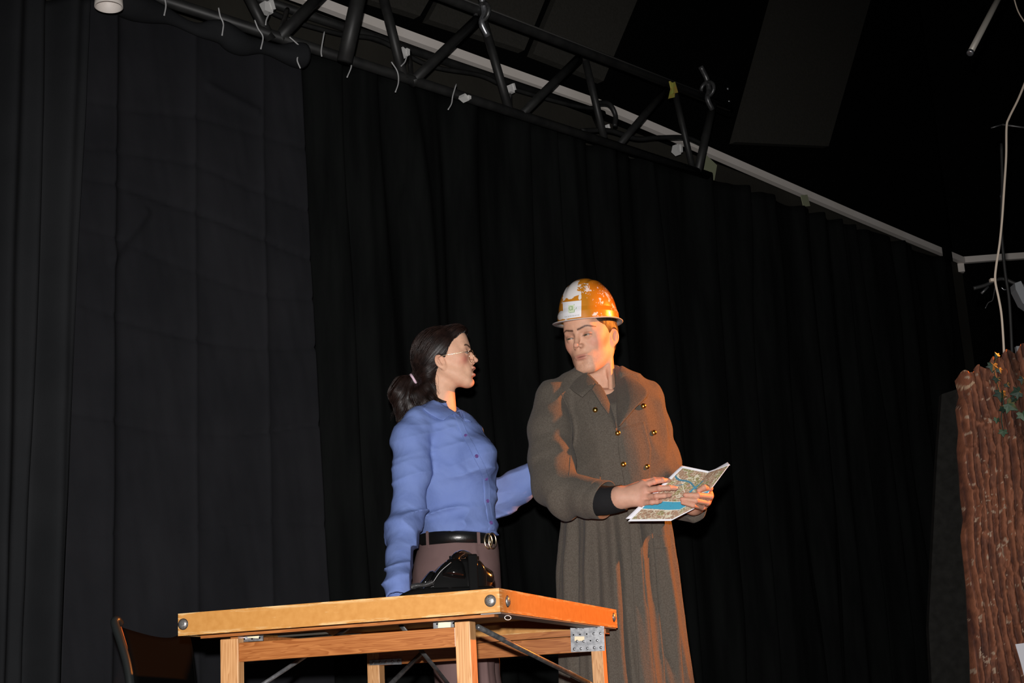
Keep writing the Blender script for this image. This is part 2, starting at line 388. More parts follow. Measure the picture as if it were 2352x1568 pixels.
# ceiling panels
def panel(pts, label):
    P = [onplane(x, y, P0-WN*.52, WN) for x, y in pts]
    o = obj('acoustic_panel', *prism([p-P[0] for p in P], WN, .05), M['panel'], smooth=False); o.location = tuple(P[0]); tag(o, label, 'panel', 'dark acoustic panels under the ceiling')
panel([(1675, 331), (1890, 340), (2006, -60), (1783, -60)], 'large dark acoustic panel right of the truss end')
panel([(1372, 192), (1478, -60), (1290, -60), (1210, 130)], 'dark acoustic panel behind the truss, its edge ending at the black gap')
panel([(1190, 122), (1265, -60), (1030, -60), (970, 52)], 'dark acoustic panel behind the middle of the truss')
panel([(950, 44), (1010, -60), (560, -160), (620, -60)], 'dark acoustic panel behind the left part of the truss')
# ------------------------------------------------------------------ curtains
def curtain(name, label, top, s_edges, off, disp, mt, dens=.012, zb=.02, dz=.03, th=None):
    """top: pixel polyline of the upper edge; s_edges(z)->(s0,s1)"""
    tp = np.array([sz(x, y, off) for x, y in top]); S0, S1 = s_edges
    ns = int((tp[-1, 0]-tp[0, 0])/dens); u = np.linspace(0, 1, ns); st = tp[0, 0]+(tp[-1, 0]-tp[0, 0])*u
    zt = np.interp(st, tp[:, 0], tp[:, 1]); nz = int((zt.max()-zb)/dz); w = np.linspace(0, 1, nz)
    zz = zb+(zt[:, None]-zb)*w[None]
    sl = np.interp(zz, [0, zt.max()], [S0, tp[0, 0]]); sr = np.interp(zz, [0, zt.max()], [S1, tp[-1, 0]])
    ss = sl+(sr-sl)*u[:, None]
    d = disp(ss.ravel(), zz.ravel(), np.repeat(u, nz)).reshape(ns, nz)
    Pg = P0+ss[..., None]*WD+zz[..., None]*ZD+(d+off)[..., None]*WN
    V, Fc = grid(Pg); o0 = P0+WD*tp[0, 0]+WN*off
    o = obj(name, V, Fc, mt, origin=o0); tag(o, label, 'curtain'); md = o.modifiers.new('solid', 'SOLIDIFY'); md.thickness = .004
    return o
def pleats(s, z, u, amp=.035, k=1.0, seed=3, zw=.25):
    ph = fbm(np.stack([s*2.2*k, z*zw, s*0], 1), 3, seed)*14
    return amp*(np.sin(s*26*k+ph)+.5*np.sin(s*47*k+ph*1.7))*(.55+.45*np.clip(1.2-z/5, 0, 1))+.05*(fbm(np.stack([s*1.2, z*.3, s*0], 1), 2, seed+5)-.5)
sR = sz(2140, 600)[0]
curtain('stage_curtain', 'black pleated velvet curtain behind the two people, hung from the truss', [(668, 112), (700, 112), (950, 186), (1190, 266), (1430, 352), (1620, 402), (1850, 478), (2040, 545), (2185, 602)],
        (sz(740, 1400)[0], sz(2185, 602)[0]), 0, lambda s, z, u: pleats(s, z, u, .042, .75), M['velvet'], .014, dz=.06)
# flat cloth with ironing creases
cv = [sz(x, 700, .16)[0] for x in (253, 447, 610)]; chz = [sz(500, y, .16)[1] for y in (300, 425, 520, 625, 760, 975, 1218)]
def sheet(s, z, u):
    d = .035*(fbm(np.stack([s*1.6, z*.35, s*0], 1), 3, 11)-.5)
    for c, a in zip(cv, (.018, .011, .011)): d = d + a*np.exp(-np.abs(s-c)/.02)
    d = d + .05/(1+np.exp((s-cv[0])/.012)) * 0.6
    for k, c in enumerate(chz):
        cz = c+.05*np.sin(s*3+k)+.03*(vnoise(np.stack([s*3, s*0+k, s*0], 1), 4)-.5)
        d = d - .014*np.exp(-np.abs(z-cz)/.010)*(.4+.6*vnoise(np.stack([s*2.5, s*0+k*3, s*0], 1), 9))
    d = d + .012*(fbm(np.stack([s*9+z*1.4, z*2.5, s*0], 1), 3, 21)-.5)
    tz = np.clip((z-3.2)/.6, 0, 1); d = d + .03*tz*(ridge(np.stack([s*2+z*4, z*2.2-s*2, s*0], 1), 31)-.5)
    for (x0, y0, x1, y1) in ((250, 600, 335, 490), (480, 200, 590, 255)):
        a = np.array(sz(x0, y0, .16)); b = np.array(sz(x1, y1, .16)); ab = b-a; P = np.stack([s, z], 1)
        t_ = np.clip(((P-a) @ ab)/(ab @ ab), 0, 1); dd = np.linalg.norm(P-a-t_[:, None]*ab, axis=1)
        d = d + .012*np.exp(-(dd/.02)**2)
    return d
curtain('backdrop_cloth', 'flat black backdrop cloth with ironed fold lines, left of the pleated curtain', [(182, 0), (262, 22), (380, 48), (500, 80), (600, 112), (692, 124)], (sz(120, 1560, .16)[0], sz(775, 1500, .16)[0]), .16, sheet, M['cloth_black'], .006, dz=.012)
def sidec(s, z, u):
    d = .05*np.sin(u*19+2.6*fbm(np.stack([s*2, z*.5, s*0], 1), 2, 5))*(.3+.7*u)+.03*np.sin(u*41+z*.7)
    d = d+.02*(fbm(np.stack([s*8, z*1.5, s*0], 1), 3, 15)-.5); return d
curtain('side_curtain', 'black side curtain in soft vertical folds at the far left edge', [(-260, -90), (0, -40), (200, 0)], (sz(-300, 1500, .32)[0], sz(118, 1500, .32)[0]), .32, sidec, M['cloth_left'], .008, dz=.03)
# bunched top of the cloth
sw = smoothpath([oncurt(x, y, .2) for x, y in ((250, 5), (310, 18), (380, 36), (450, 66), (512, 76), (556, 102), (600, 108), (650, 120), (692, 124))], 64)
V, Fc = tube(sw, .04+.014*np.sin(np.linspace(0, 14, len(sw))), 20, 1.0)
nv = vnoise(V*np.array([6, 6, 22.]), 2); c_ = np.repeat(sw, 20, 0); V = c_+(V-c_)*(.7+.6*nv)[:, None]
tag(obj('cloth_swag', V, Fc, M['cloth_left'], origin=sw[0]), 'bunched roll of black cloth tied along the top of the flat backdrop cloth', 'cloth')
# ------------------------------------------------------------------ truss
tt = thing('lighting_truss', 'long black lattice lighting truss hanging above the curtain', 'truss', tuple(oncurt(1100, 50)))
def TP(x, y, off=0.13): return oncurt(x, y, off)
def bar(name, a, b, r, parent=tt, mt=None, n=10): return obj(name, *tube([a, (a+b)/2, b], r, n), mt or M['truss'], parent)
bar('chord', TP(560, -185), TP(1675, 245), .028)
bar('chord', TP(250, -40), TP(1625, 402), .024)
bar('chord', TP(380, -75, -.25), TP(1385, 262, -.25), .022)
obj('flange', *tube([TP(860, -80, .15), TP(1676, 238, .15)], .008, 8), mat('truss_edge', (.055, .053, .05), .6), tt)
for a, b, r in (((1095, 45), (945, 190), .024), ((1108, 40), (1172, 262), .022), ((1330, 132), (1195, 266), .022), ((1345, 140), (1388, 318), .02), ((1530, 205), (1420, 335), .02),
                ((1550, 212), (1592, 392), .018), ((1638, 238), (1602, 396), .024), ((745, -20), (640, 88), .026), ((872, -40), (928, 182), .024), ((560, -30), (622, 92), .024)):
    bar('diagonal_brace', TP(*a), TP(*b), r)
bar('diagonal_brace', TP(835, -60, .4), TP(791, 142, .3), .034)
for a, b in (((660, 20), (640, 90)), ((940, 120), (945, 188)), ((1170, 195), (1172, 262)), ((1360, 258), (1388, 318))):
    bar('cross_strut', TP(*a, -.25), TP(*b), .012)
cab = smoothpath([TP(x, y, -.2) for x, y in ((560, -10), (650, 40), (780, 78), (870, 92), (985, 150), (1100, 172), (1160, 198), (1250, 225), (1330, 245), (1370, 248))], 60)
tag(obj('power_cable', *tube(cab, .012, 6), M['truss'], origin=cab[0]), 'black cable draped loosely inside the truss', 'cable')
cab = smoothpath([TP(x, y, .0) for x, y in ((1335, 300), (1400, 300), (1460, 318), (1510, 316), (1575, 316), (1612, 330))], 40)
tag(obj('power_cable', *tube(cab, .014, 6), M['truss'], origin=cab[0]), 'black cable sagging at the right end of the truss', 'cable')
cab = smoothpath([TP(x, y, .1) for x, y in ((1370, 236), (1398, 238), (1413, 262), (1412, 290))], 24)
tag(obj('power_cable', *tube(cab, .014, 6), M['truss'], origin=cab[0]), 'thick black cable end curling over the white trunking', 'cable')
for k, (x, y, L) in enumerate(((1108, 28, 'second'), (1625, 205, 'end'))):
    c = TP(x, y, .17); pts = [c+WD*a+ZD*b for a, b in ((-.05, .13), (.0, .07), (.015, .0), (-.01, -.06), (.03, -.12))]
    obj('clamp', *tube(smoothpath(pts, 16), .016, 8), M['steel'] if k == 0 else M['darksteel'], tt)
    obj('clamp_jaw', *torus(c, WN, ZD, .045, .045, .012, 20, 6), M['darksteel'], tt)
ties = [([(376, -12), (381, 12), (377, 36)], 'outermost left on the bunched cloth'), ([(502, 18), (506, 38), (513, 55), (510, 82)], 'second from the left on the bunched cloth'),
        ([(585, 46), (593, 66), (604, 85), (599, 113)], 'beside the first lattice joint'), ([(619, 30), (612, 45), (610, 58)], 'short one hanging from the white tape'),
        ([(665, 85), (680, 98), (690, 108)], 'above the right end of the bunched cloth'), ([(684, 128), (683, 140), (690, 157)], 'at the seam between flat cloth and velvet'),
        ([(745, 73), (738, 115), (739, 130)], 'straight and thin, left of the thick round post'), ([(801, 138), (807, 152), (797, 178)], 'just right of the thick round post'),
        ([(899, 142), (913, 165), (915, 190), (908, 212)], 'long curled one at the second lattice joint'), ([(934, 130), (930, 142), (921, 152)], 'short one below the tape on the middle chord'),
        ([(1048, 193), (1040, 220), (1037, 238), (1029, 252)], 'long one hanging over the velvet curtain, farthest right')]
for pts, w in ties:
    P = smoothpath([TP(x, y, .24 if x < 700 else .175) for x, y in pts], 16)
    tag(obj('tie_cord', *tube(P, .0032, 6), M['tiecord'], origin=P[0]), 'white tie cord, '+w, 'cord', 'white tie cords along the truss')
for k, (x, y, w, h, d) in enumerate(((613, 20, .07, .07, 'by the leftmost lattice joint'), (925, 123, .06, .05, 'on the middle chord left of the second zigzag'), (1172, 206, .045, .06, 'on the middle chord under the third brace'), (1067, 226, .05, .025, 'on the lower chord above the velvet'), (1391, 295, .03, .04, 'on the sagging cable end'), (1555, 345, .06, .07, 'low at the right end of the truss'))):
    P = TP(x, y, .17 if k in (3,) else -.1); A_ = WD*.93-ZD*.37*(k % 2); B_ = np.cross(WN, A_); o = obj('tape_wrap', *merge([box8(P, (-w*.4, w*.3), (-h*.35, h*.35), (-.02, .02), A_, B_, WN), box8(P+ZD*h*.1, (w*.1, w*.45), (-h*.28, h*.4), (-.015, .024), A_*.9+B_*.3, B_*.9-A_*.3, WN)]), M['cord'], origin=P, smooth=False); tag(o, 'scrap of white tape '+d, 'tape', 'white tape wraps on the truss')
for k, (x, y, w, h, a, d) in enumerate(((1631, 386, .11, .12, -22, 'hanging below the end post of the truss'), (1849, 461, .09, .08, 15, 'under the white trunking above the curtain'))):
    P = oncurt(x, y, -.2); A = WD*math.cos(math.radians(a))+ZD*math.sin(math.radians(a)); B = np.cross(WN, A)
    o = obj('tape_strip', *box8(P, (-w/2, w/2), (-h/2, h/2), (0, .004), A, B, WN), M['tape'], smooth=False, origin=P); tag(o, 'yellowish strip of masking tape '+d, 'tape', 'masking tape strips on the back wall')
P = TP(1538, 210, .20)
o = obj('cable_tag', *merge([prism([P+WD*a+ZD*b for a, b in ((-.02, -.05), (.03, -.03), (.045, .05), (.0, .06), (.01, .02))], WN, .01), prism([P+WD*a+ZD*b+WN*.012 for a, b in ((.0, -.02), (.05, .0), (.03, .06), (.01, .05))], WN, .01)]), mat('tag_orange', (.5, .28, .06), .6, noise=18, col2=(.3, .42, .08)), smooth=False, origin=P); tag(o, 'small orange and green tag wedged at the last lattice joint', 'tag')
# end plate screws
P4 = [(1624, 195), (1640, 200), (1671, 204), (1674, 233)]
t = thing('ceiling_bracket', 'black bracket plate with four bright screws behind the truss end', 'bracket', tuple(TP(1650, 215, -.1)))
obj('plate', *box8(TP(1650, 215, -.1), (-.12, .12), (-.02, 0), (-.12, .12), WD, WN, ZD), M['black'], t, smooth=False)
for x, y in P4: obj('screw', *disc(TP(x, y, -.1), WN, [(.009, 0), (.009, .004), (.004, .008)], 10), M['steel'], t)
# lamp stub upper left
P = oncurt(250, -4, .45)
t = thing('ceiling_lamp', 'white cylindrical lamp housing at the top left edge', 'lamp', tuple(P))
obj('housing', *disc(P, (0, 0, -1), [(.045, -.16), (.047, -.02), (.05, .02), (.05, .035), (.046, .035), (.044, .0), (.02, -.02)], 28), M['white'], t)
obj('hanging_bracket', *tube([P+ZD*.16, P+ZD*.5], .012, 8), M['truss'], t)
# steel pipe, upper right
a, b = at(2228, 122, 5.5), at(2312, -40, 5.7)
t = thing('steel_pipe', 'brushed steel pipe slanting down at the top right', 'pipe', tuple(a))
n_ = (b-a)/np.linalg.norm(b-a)
obj('tube', *tube([a, (a+b)/2, b], .0125, 20), M['brushed'], t); obj('end_cap', *disc(a, -n_, [(.0135, -.01), (.0135, .003), (.009, .004)], 20), M['steel'], t)
# cords at the right
cord = smoothpath([at(x, y, 5.35) for x, y in ((2362, 170), (2340, 225), (2318, 270), (2312, 292), (2311, 360), (2306, 440), (2302, 500), (2296, 560), (2288, 612), (2286, 645), (2294, 685), (2300, 720), (2304, 770), (2307, 830))], 90)
tag(obj('pendant_cable', *tube(cord, .0045, 8), M['beige_cord'], origin=cord[0]), 'long beige cord hanging down to the top of the tree trunk', 'cord')
cord = smoothpath([at(x, y, 5.6) for x, y in ((2326, -15), (2338, 25), (2356, 55))], 16)
tag(obj('thin_cord', *tube(cord, .003, 6), M['beige_cord'], origin=cord[0]), 'thin pale cord crossing the top right corner', 'cord')
cord = smoothpath([at(x, y, 5.45) for x, y in ((2300, 330), (2302, 420), (2300, 520), (2308, 620), (2318, 690), (2324, 800), (2326, 860))], 40)
tag(obj('black_cable', *tube(cord, .006, 6), M['truss'], origin=cord[0]), 'black cable hanging beside the beige cord', 'cable')
t = thing('hanging_bar', 'thin dark bar held crosswise behind the beige cord', 'bar', tuple(at(2310, 290, 5.5)))
obj('rod', *tube([at(2302, 286, 5.5), at(2345, 292, 5.5), at(2390, 296, 5.5)], .004, 6), M['darksteel'], t); obj('bent_end', *tube([at(2276, 294, 5.5), at(2302, 286, 5.5)], .003, 6), M['darksteel'], t)
t = thing('side_spotlight', 'small dark stage lamp with pale grey body at the right edge', 'lamp', tuple(at(2345, 672, 5.7)))
pts = [at(x, y, 5.7) for x, y in ((2331, 650), (2345, 645), (2372, 700), (2372, 712), (2349, 696), (2333, 664))]
obj('body', *prism(pts, (0, 1., 0), .06), M['grey_plastic'], t, smooth=False)
obj('rail', *tube(smoothpath([at(x, y, 5.75) for x, y in ((2236, 662), (2262, 655), (2300, 640), (2335, 652), (2380, 660))], 24), .008, 8), M['truss'], t)
obj('knob', *tube([at(2254, 674, 5.7), at(2270, 658, 5.7)], .005, 8), M['darksteel'], t)
obj('hook', *tube(smoothpath([at(x, y, 5.7) for x, y in ((2300, 660), (2306, 665), (2312, 664), (2313, 658))], 12), .002, 6), M['steel'], t)
obj('end_clip', *box8(at(2280, 642, 5.7), (-.008, .008), (0, .02), (-.006, .006), X_, np.array([0, 1., 0]), ZD), M['beige_cord'], t, smooth=False)
obj('strap', *tube(smoothpath([at(x, y, 5.7) for x, y in ((2285, 660), (2280, 688), (2270, 695), (2263, 708))], 16), .002, 6), M['darksteel'], t)

# ------------------------------------------------------------------ tree trunk scenery
TY = 5.2
Lx = [(200+2000, 862), (2211, 905), (2203, 935), (2210, 985), (2206, 1030), (2212, 1090), (2214, 1135), (2221, 1190), (2215, 1228), (2222, 1290), (2228, 1350), (2231, 1420), (2236, 1500), (2238, 1568), (2246, 1900)]
def tree_left(z): 
    P = np.array([at(x, y, TY)[[0, 2]] for x, y in Lx]); return np.interp(-z, -P[:, 1], P[:, 0])
nz, nx_ = 420, 260; TW = .62
zt0 = at(2198, 868, TY)[2]
u = np.linspace(0, 1, nx_); zz = np.linspace(0, 1, nz)
topz = lambda u_: at(2198, 868, TY)[2]+(at(2352, 790, TY)[2]-at(2198, 868, TY)[2])*np.clip(u_*TW/(at(2352, 790, TY)[0]-at(2198, 868, TY)[0]), 0, 2)+.012*np.sin(u_*70)+.006*np.sin(u_*31)
U, Z = np.meshgrid(u, zz, indexing='ij'); Zw = Z*topz(U)*1.0
Xw = tree_left(Zw)+U*TW; Yw = np.full_like(Xw, TY)
ph = fbm(np.stack([Xw.ravel()*6, Zw.ravel()*2.2, Zw.ravel()*0], 1), 3, 2).reshape(Xw.shape)
rid = np.abs(np.sin(Xw*118+ph*11)); lump = fbm(np.stack([Xw.ravel()*38, Zw.ravel()*9, Zw.ravel()*0], 1), 3, 8).reshape(Xw.shape)
fine = fbm(np.stack([Xw.ravel()*130, Zw.ravel()*60, Zw.ravel()*0], 1), 3, 12).reshape(Xw.shape)
edge = np.sqrt(np.clip(1-(1-np.clip(U/.06, 0, 1))**2, 0, 1))
knob = np.clip(fbm(np.stack([Xw.ravel()*60, Zw.ravel()*34, Zw.ravel()*0], 1), 2, 61).reshape(Xw.shape)-.56, 0, 1)
hgt = (.024*rid**.7*(.4+lump)+.007*fine+.012*(lump-.5)+.05*knob)
blob = np.exp(-(((Xw-at(2215, 870, TY)[0])/.03)**2+((Zw-at(2215, 872, TY)[2])/.03)**2)); hgt = hgt*(1-blob)+.05*blob
Yw = Yw-hgt*edge+(1-edge)*.05
V, Fc = grid(np.stack([Xw, Yw, Zw], -1))
t = thing('tree_trunk', 'carved brown bark tree trunk scenery piece at the right edge', 'scenery', tuple(at(2300, 1300, TY)*[1, 1, 0]))
hg = hgt.ravel(); fn = fine.ravel(); wh = (fbm(np.stack([Xw.ravel()*85, Zw.ravel()*50, hg*0], 1), 3, 40) > .735) & (fn > .42)
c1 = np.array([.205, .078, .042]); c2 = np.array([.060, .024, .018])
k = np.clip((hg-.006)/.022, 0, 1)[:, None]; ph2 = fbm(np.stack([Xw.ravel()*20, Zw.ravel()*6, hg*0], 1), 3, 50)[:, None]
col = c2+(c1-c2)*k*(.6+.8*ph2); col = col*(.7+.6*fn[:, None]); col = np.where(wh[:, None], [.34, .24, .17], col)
rr = np.exp(-(((Xw-at(2215, 870, TY)[0])/.024)**2+((Zw-at(2215, 872, TY)[2])/.03)**2)).ravel(); ring = (rr > .25) & (rr < .5) & (fn > .42); col[ring] = [.4, .28, .18]
M['bark'] = mat('bark_paint', (.2, .08, .04), .8, attr='col', spec=.25, bump=.0015, bscale=120)
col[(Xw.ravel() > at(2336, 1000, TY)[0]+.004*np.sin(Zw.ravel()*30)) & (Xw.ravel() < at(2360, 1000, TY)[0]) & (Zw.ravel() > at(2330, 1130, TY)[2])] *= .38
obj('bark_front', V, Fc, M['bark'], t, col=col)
bz = .12
zb_ = np.linspace(0, zt0-.03, 30); Gb = np.stack([np.stack([tree_left(zb_)+.02+q*(TW-.04), np.full(30, TY+.09), zb_], -1) for q in np.linspace(0, 1, 6)])
obj('backing_board', *slab(Gb, np.array([0, 1., 0]), .08), mat('backing', (.02, .012, .008), .9), t, smooth=False)
# grey cap piece on top, cable bracket
P = at(2341, 805, TY+.03); obj('hook_plate', *box8(P, (-.012, .012), (-.01, .01), (-.05, .015), X_, np.array([0, 1., 0]), ZD), M['grey_plastic'], t, smooth=False)
# ivy
iv = thing('ivy_vine', 'dark green ivy sprig hanging down the front of the bark', 'plant', tuple(at(2290, 820, TY-.06)))
stem = smoothpath([at(x, y, TY-.05) for x, y in ((2292, 815), (2283, 840), (2288, 870), (2296, 900), (2305, 925), (2300, 955), (2304, 990))], 40)
obj('stem', *tube(stem, .0022, 6), M['leaf'], iv)
def leafmesh(c, s, a, tilt):
    L = [(0, -.1), (.28, -.32), (.62, -.22), (.5, .08), (.78, .32), (.34, .42), (0, 1.0), (-.34, .42), (-.78, .32), (-.5, .08), (-.62, -.22), (-.28, -.32)]
    ca, sa = math.cos(a), math.sin(a); V = [c+np.array([0, -.004, 0])]
    for x, y in L:
        x2 = (x*ca-y*sa)*s; y2 = (x*sa+y*ca)*s; V.append(c+np.array([x2, -.002+tilt*x2+.25*abs(x)*s, -y2]))
    V = np.array(V); n = len(L)
    V2 = V+np.array([0, .0015, 0]); m_ = len(V)
    Fs = [(0, i+1, (i+1) % n+1) for i in range(n)]+[(m_, m_+(i+1) % n+1, m_+i+1) for i in range(n)]+[(i+1, m_+i+1, m_+(i+1) % n+1, (i+1) % n+1) for i in range(n)]
    return np.concatenate([V, V2]), Fs
for i, (x, y, s, a, p) in enumerate(((2280, 838, 15, .2, 0), (2291, 818, 9, 2.6, 0), (2289, 868, 10, .3, 0), (2294, 848, 9, -.3, 0), (2298, 902, 18, .1, 0), (2312, 882, 8, -.5, 0), (2316, 928, 20, -.9, 1), (2304, 938, 10, 1.2, 0), (2340, 900, 16, 1.4, 0), (2350, 870, 12, .4, 0), (2289, 962, 9, .2, 1), (2304, 990, 11, .1, 1), (2348, 950, 16, -.2, 1), (2330, 915, 10, .8, 0))):
    V, Fc = leafmesh(at(x, y, TY-.065-.004*(i % 3)), s/640*1.3, a, .3*math.sin(i*2.1)); obj('leaf', V, Fc, M['leaf2' if p else 'leaf'], iv, smooth=False)
# paper at lower right
pts = [at(x, y, TY-.08) for x, y in ((2332, 1479), (2400, 1470), (2410, 1600), (2362, 1590), (2344, 1520))]
o = obj('paper_note', *prism(pts, (0, 1., 0), .002), mat('white_paper', (.62, .62, .66), .7), smooth=False, origin=pts[0]); tag(o, 'white paper sheet pinned to the bark at the lower right corner', 'paper')
# dark masking flat behind the trunk
pts = [at(x, y, 5.9) for x, y in ((2163, 905), (2152, 1060), (2145, 1200), (2133, 1440), (2140, 1568))]; pts.append(pts[-1]*[1, 1, 0]+[0, 0, 0]); pts += [at(2420, 1700, 5.9)*[1, 1, 0]+[0, 0, 0], at(2420, 890, 5.9), at(2240, 880, 5.9)]
o = obj('masking_flat', *prism(pts[::-1], (0, 1., 0), .04), mat('masking_cloth', (.009, .0088, .008), .95, spec=.1, noise=30, col2=(.014, .0137, .0125), bump=.001, bscale=200), smooth=False, origin=pts[5]); tag(o, 'dark grey masking board standing behind the tree trunk', 'board')

# ------------------------------------------------------------------ the table
N_ = at(1146, 1350, 3.4); ZT = N_[2]; NL = atz(409, 1409, ZT); NR = atz(1423, 1399, ZT)
tu = NL-N_; LU = np.linalg.norm(tu); tu /= LU; tv = np.array([-tu[1], tu[0], 0]); 
if tv[1] < 0: tv = -tv
LV = 1.118
tab = thing('trestle_table', 'yellow painted worn wooden trestle table with metal corner plates, telephone on it', 'table', (N_[0]+.35*tu[0]+.5*tv[0], N_[1]+.35*tu[1]+.5*tv[1], 0))
def TB(a, b, c): return box8(N_, a, b, c, tu, tv, ZD)
def local_frame(o):     # rotate object data so that Object coords follow the table axes
    R = Matrix(((tu[0], -tv[0], 0), (tu[1], -tv[1], 0), (0, 0, 1)))
    for v in o.data.vertices: v.co = R.inverted() @ v.co
    o.rotation_euler = R.to_euler(); return o
def finebox(a, b, c, na, nb, nc):
    """subdivided box for the wear attribute"""
    V, Fs = [], []
    def face(f, n1, n2, flip):
        base = len(V)
        for i in range(n1+1):
            for j in range(n2+1): V.append(f(i/n1, j/n2))
        for i in range(n1):
            for j in range(n2):
                q = (base+i*(n2+1)+j, base+(i+1)*(n2+1)+j, base+(i+1)*(n2+1)+j+1, base+i*(n2+1)+j+1); Fs.append(q[::-1] if flip else q)
    A = lambda t: a[0]+(a[1]-a[0])*t; B = lambda t: b[0]+(b[1]-b[0])*t; Cc = lambda t: c[0]+(c[1]-c[0])*t
    face(lambda s, t: (A(s), b[0], Cc(t)), na, nc, False); face(lambda s, t: (A(s), b[1], Cc(t)), na, nc, True)
    face(lambda s, t: (A(s), B(t), c[1]), na, nb, False); face(lambda s, t: (A(s), B(t), c[0]), na, nb, True)
    face(lambda s, t: (a[0], B(s), Cc(t)), nb, nc, True); face(lambda s, t: (a[1], B(s), Cc(t)), nb, nc, False)
    V = np.array(V); w = np.minimum(np.abs(V[:, 2]-c[1]), np.abs(V[:, 2]-c[0])); w2 = np.minimum(np.abs(V[:, 0]-a[0]), np.abs(V[:, 0]-a[1])); 
    wear = np.clip(1-np.minimum(w, w2*1.0 if na > nb else np.minimum(np.abs(V[:, 1]-b[0]), np.abs(V[:, 1]-b[1])))/.009, 0, 1)
    return N_+V[:, :1]*tu+V[:, 1:2]*tv+V[:, 2:]*ZD, Fs, wear
def pboard(name, a, b, c, label=None):
    na = max(2, int((a[1]-a[0])/.008)); nb = max(2, int((b[1]-b[0])/.008)); nc = 12 if c[1]-c[0] > .03 else 3
    V, Fc, w = finebox(a, b, c, na, nb, nc); o = obj(name, V, Fc, M['paint'], tab, smooth=False, wear=w, label=label); local_frame(o); return o
E_ = .0535
local_frame(obj('tabletop_panel', *TB((.018, LU-.018), (.018, LV-.018), (-.014, -.001)), mat('plywood', (.18, .07, .03), .5), tab, smooth=False))
pboard('edge_board', (0, LU), (0, .018), (-E_, 0)); pboard('edge_board', (0, LU), (LV-.018, LV), (-E_, 0))
pboard('edge_board', (0, .018), (.018, LV-.018), (-E_, 0)); pboard('edge_board', (LU-.018, LU), (.018, LV-.018), (-E_, 0))
gm = mat('grey_flange', (.22, .2, .19), .5, metal=.3)
local_frame(obj('flange', *TB((.002, .05), (.01, LV-.01), (-E_-.003, -E_-.0005)), gm, tab, smooth=False))
brownm = M['pine_u']
local_frame(obj('ledger_strip', *TB((.021, .772), (.02, .05), (-E_-.0085, -E_-.002)), brownm, tab, smooth=False))
local_frame(obj('ledger_strip', *TB((.021, .79), (LV-.06, LV-.02), (-E_-.017, -E_)), brownm, tab, smooth=False))
def TW_(a, b, c): return N_+tu*a+tv*b+ZD*c
legs = [((.085, .122), (.03, .073)), ((.677, .725), (.03, .062)), ((.002, .036), (.926, .968)), ((.686, .725), (.926, .968))]
for a, b in legs:
    b_ = obj('leg', *TB(a, b, (-ZT, -E_-.0135 if b[0] < .5 else -E_-.004)), M['pine_z'], tab, smooth=False); bevel(local_frame(b_), .002)
for a, b in (((.122, .677), (.034, .062)), ((.036, .686), (.928, .952))):
    b_ = obj('rail', *TB((a[0], a[1]), b, (-.123, -.078)), M['pine_u'], tab, smooth=False); bevel(local_frame(b_), .002)
# side rails between front and back legs
for a in ((.70, .72),):
    b_ = obj('side_rail', *TB(a, (.074, .93), (-.075, -.056)), M['pine_u'], tab, smooth=False); local_frame(b_)
# left apron back leg strip seen beside the left leg
# bolts
for a, b, nrm in ((TW_(.022, 0, -.027), None, -tv), (TW_(LU-.014, 0, -.026), None, -tv), (TW_(0, .058, -.027), None, -tu), (TW_(0, LV-.04, -.024), None, -tu)):
    bo = obj('carriage_bolt', *disc(a, nrm, [(.0118, -.006), (.0118, .001), (.0110, .003), (.0085, .0048), (.004, .006)], 24), M['boltm'], tab)
    obj('bolt_cup', *disc(a, nrm, [(.0138, -.003), (.0138, .0008), (.0126, .0008)], 24), M['cord_black'], bo)
def TPx(px, py, v0): 
    P = onplane(px, py, N_+tv*v0, tv); return P
def plate(pts, v0, screws, holes, label=None, lab=None):
    P = [TPx(x, y, v0) for x, y in pts]; o = obj('nail_plate', *prism(P, -tv, .002), M['steel'], tab, smooth=False)
    for x, y in screws: obj('screw', *disc(TPx(x, y, v0-.002), -tv, [(.0042, 0), (.0042, .0012), (.002, .0028)], 12), M['steel'], o)
    for x, y in holes: obj('hole', *disc(TPx(x, y, v0-.002), -tv, [(.0022, 0), (.0022, .0004)], 10), M['chair_black'], o)
    if lab:
        obj('sticker', *prism([TPx(x, y, v0-.0022) for x, y in lab], -tv, .0006), M['label'], o, smooth=False, label='cream paper sticker')
c8 = lambda x, y: (900+x/4.055, 1320+y/4.055)
c7 = lambda x, y: (380+x/4.055, 1320+y/4.055)
plate([c8(*p) for p in ((1662, 455), (1978, 478), (1984, 706), (1672, 720))], .924, [c8(*p) for p in ((1722, 490), (1783, 487), (1908, 482), (1882, 548), (1943, 543), (1726, 617), (1788, 617), (1914, 610), (1700, 690), (1763, 686), (1824, 682), (1886, 677), (1948, 675))],
      [c8(*p) for p in ((1692, 558), (1752, 554), (1815, 550), (1850, 612))], lab=[c8(*p) for p in ((1702, 572), (1793, 572), (1793, 612), (1702, 614))])
plate([c7(*p) for p in ((655, 538), (912, 538), (912, 612), (655, 628))], .106, [], [c7(*p) for p in ((735, 596), (807, 594), (878, 586))], lab=[c7(*p) for p in ((765, 545), (877, 541), (868, 590), (765, 584))])
plate([c8(*p) for p in ((387, 424), (580, 408), (580, 492), (390, 502))], .106, [], [c8(*p) for p in ((421, 457), (574, 448))], lab=[c8(*p) for p in ((435, 437), (549, 440), (547, 487), (430, 493))])
plate([c7(*p) for p in ((1900, 795), (2200, 778), (2202, 832), (1903, 840))], .924, [c7(*p) for p in ((1936, 815), (1999, 811), (2056, 807), (2114, 803), (2171, 801))], [])
plate([c7(*p) for p in ((1905, 712), (2195, 705), (2195, 778), (1905, 790))], 1.0, [], [])
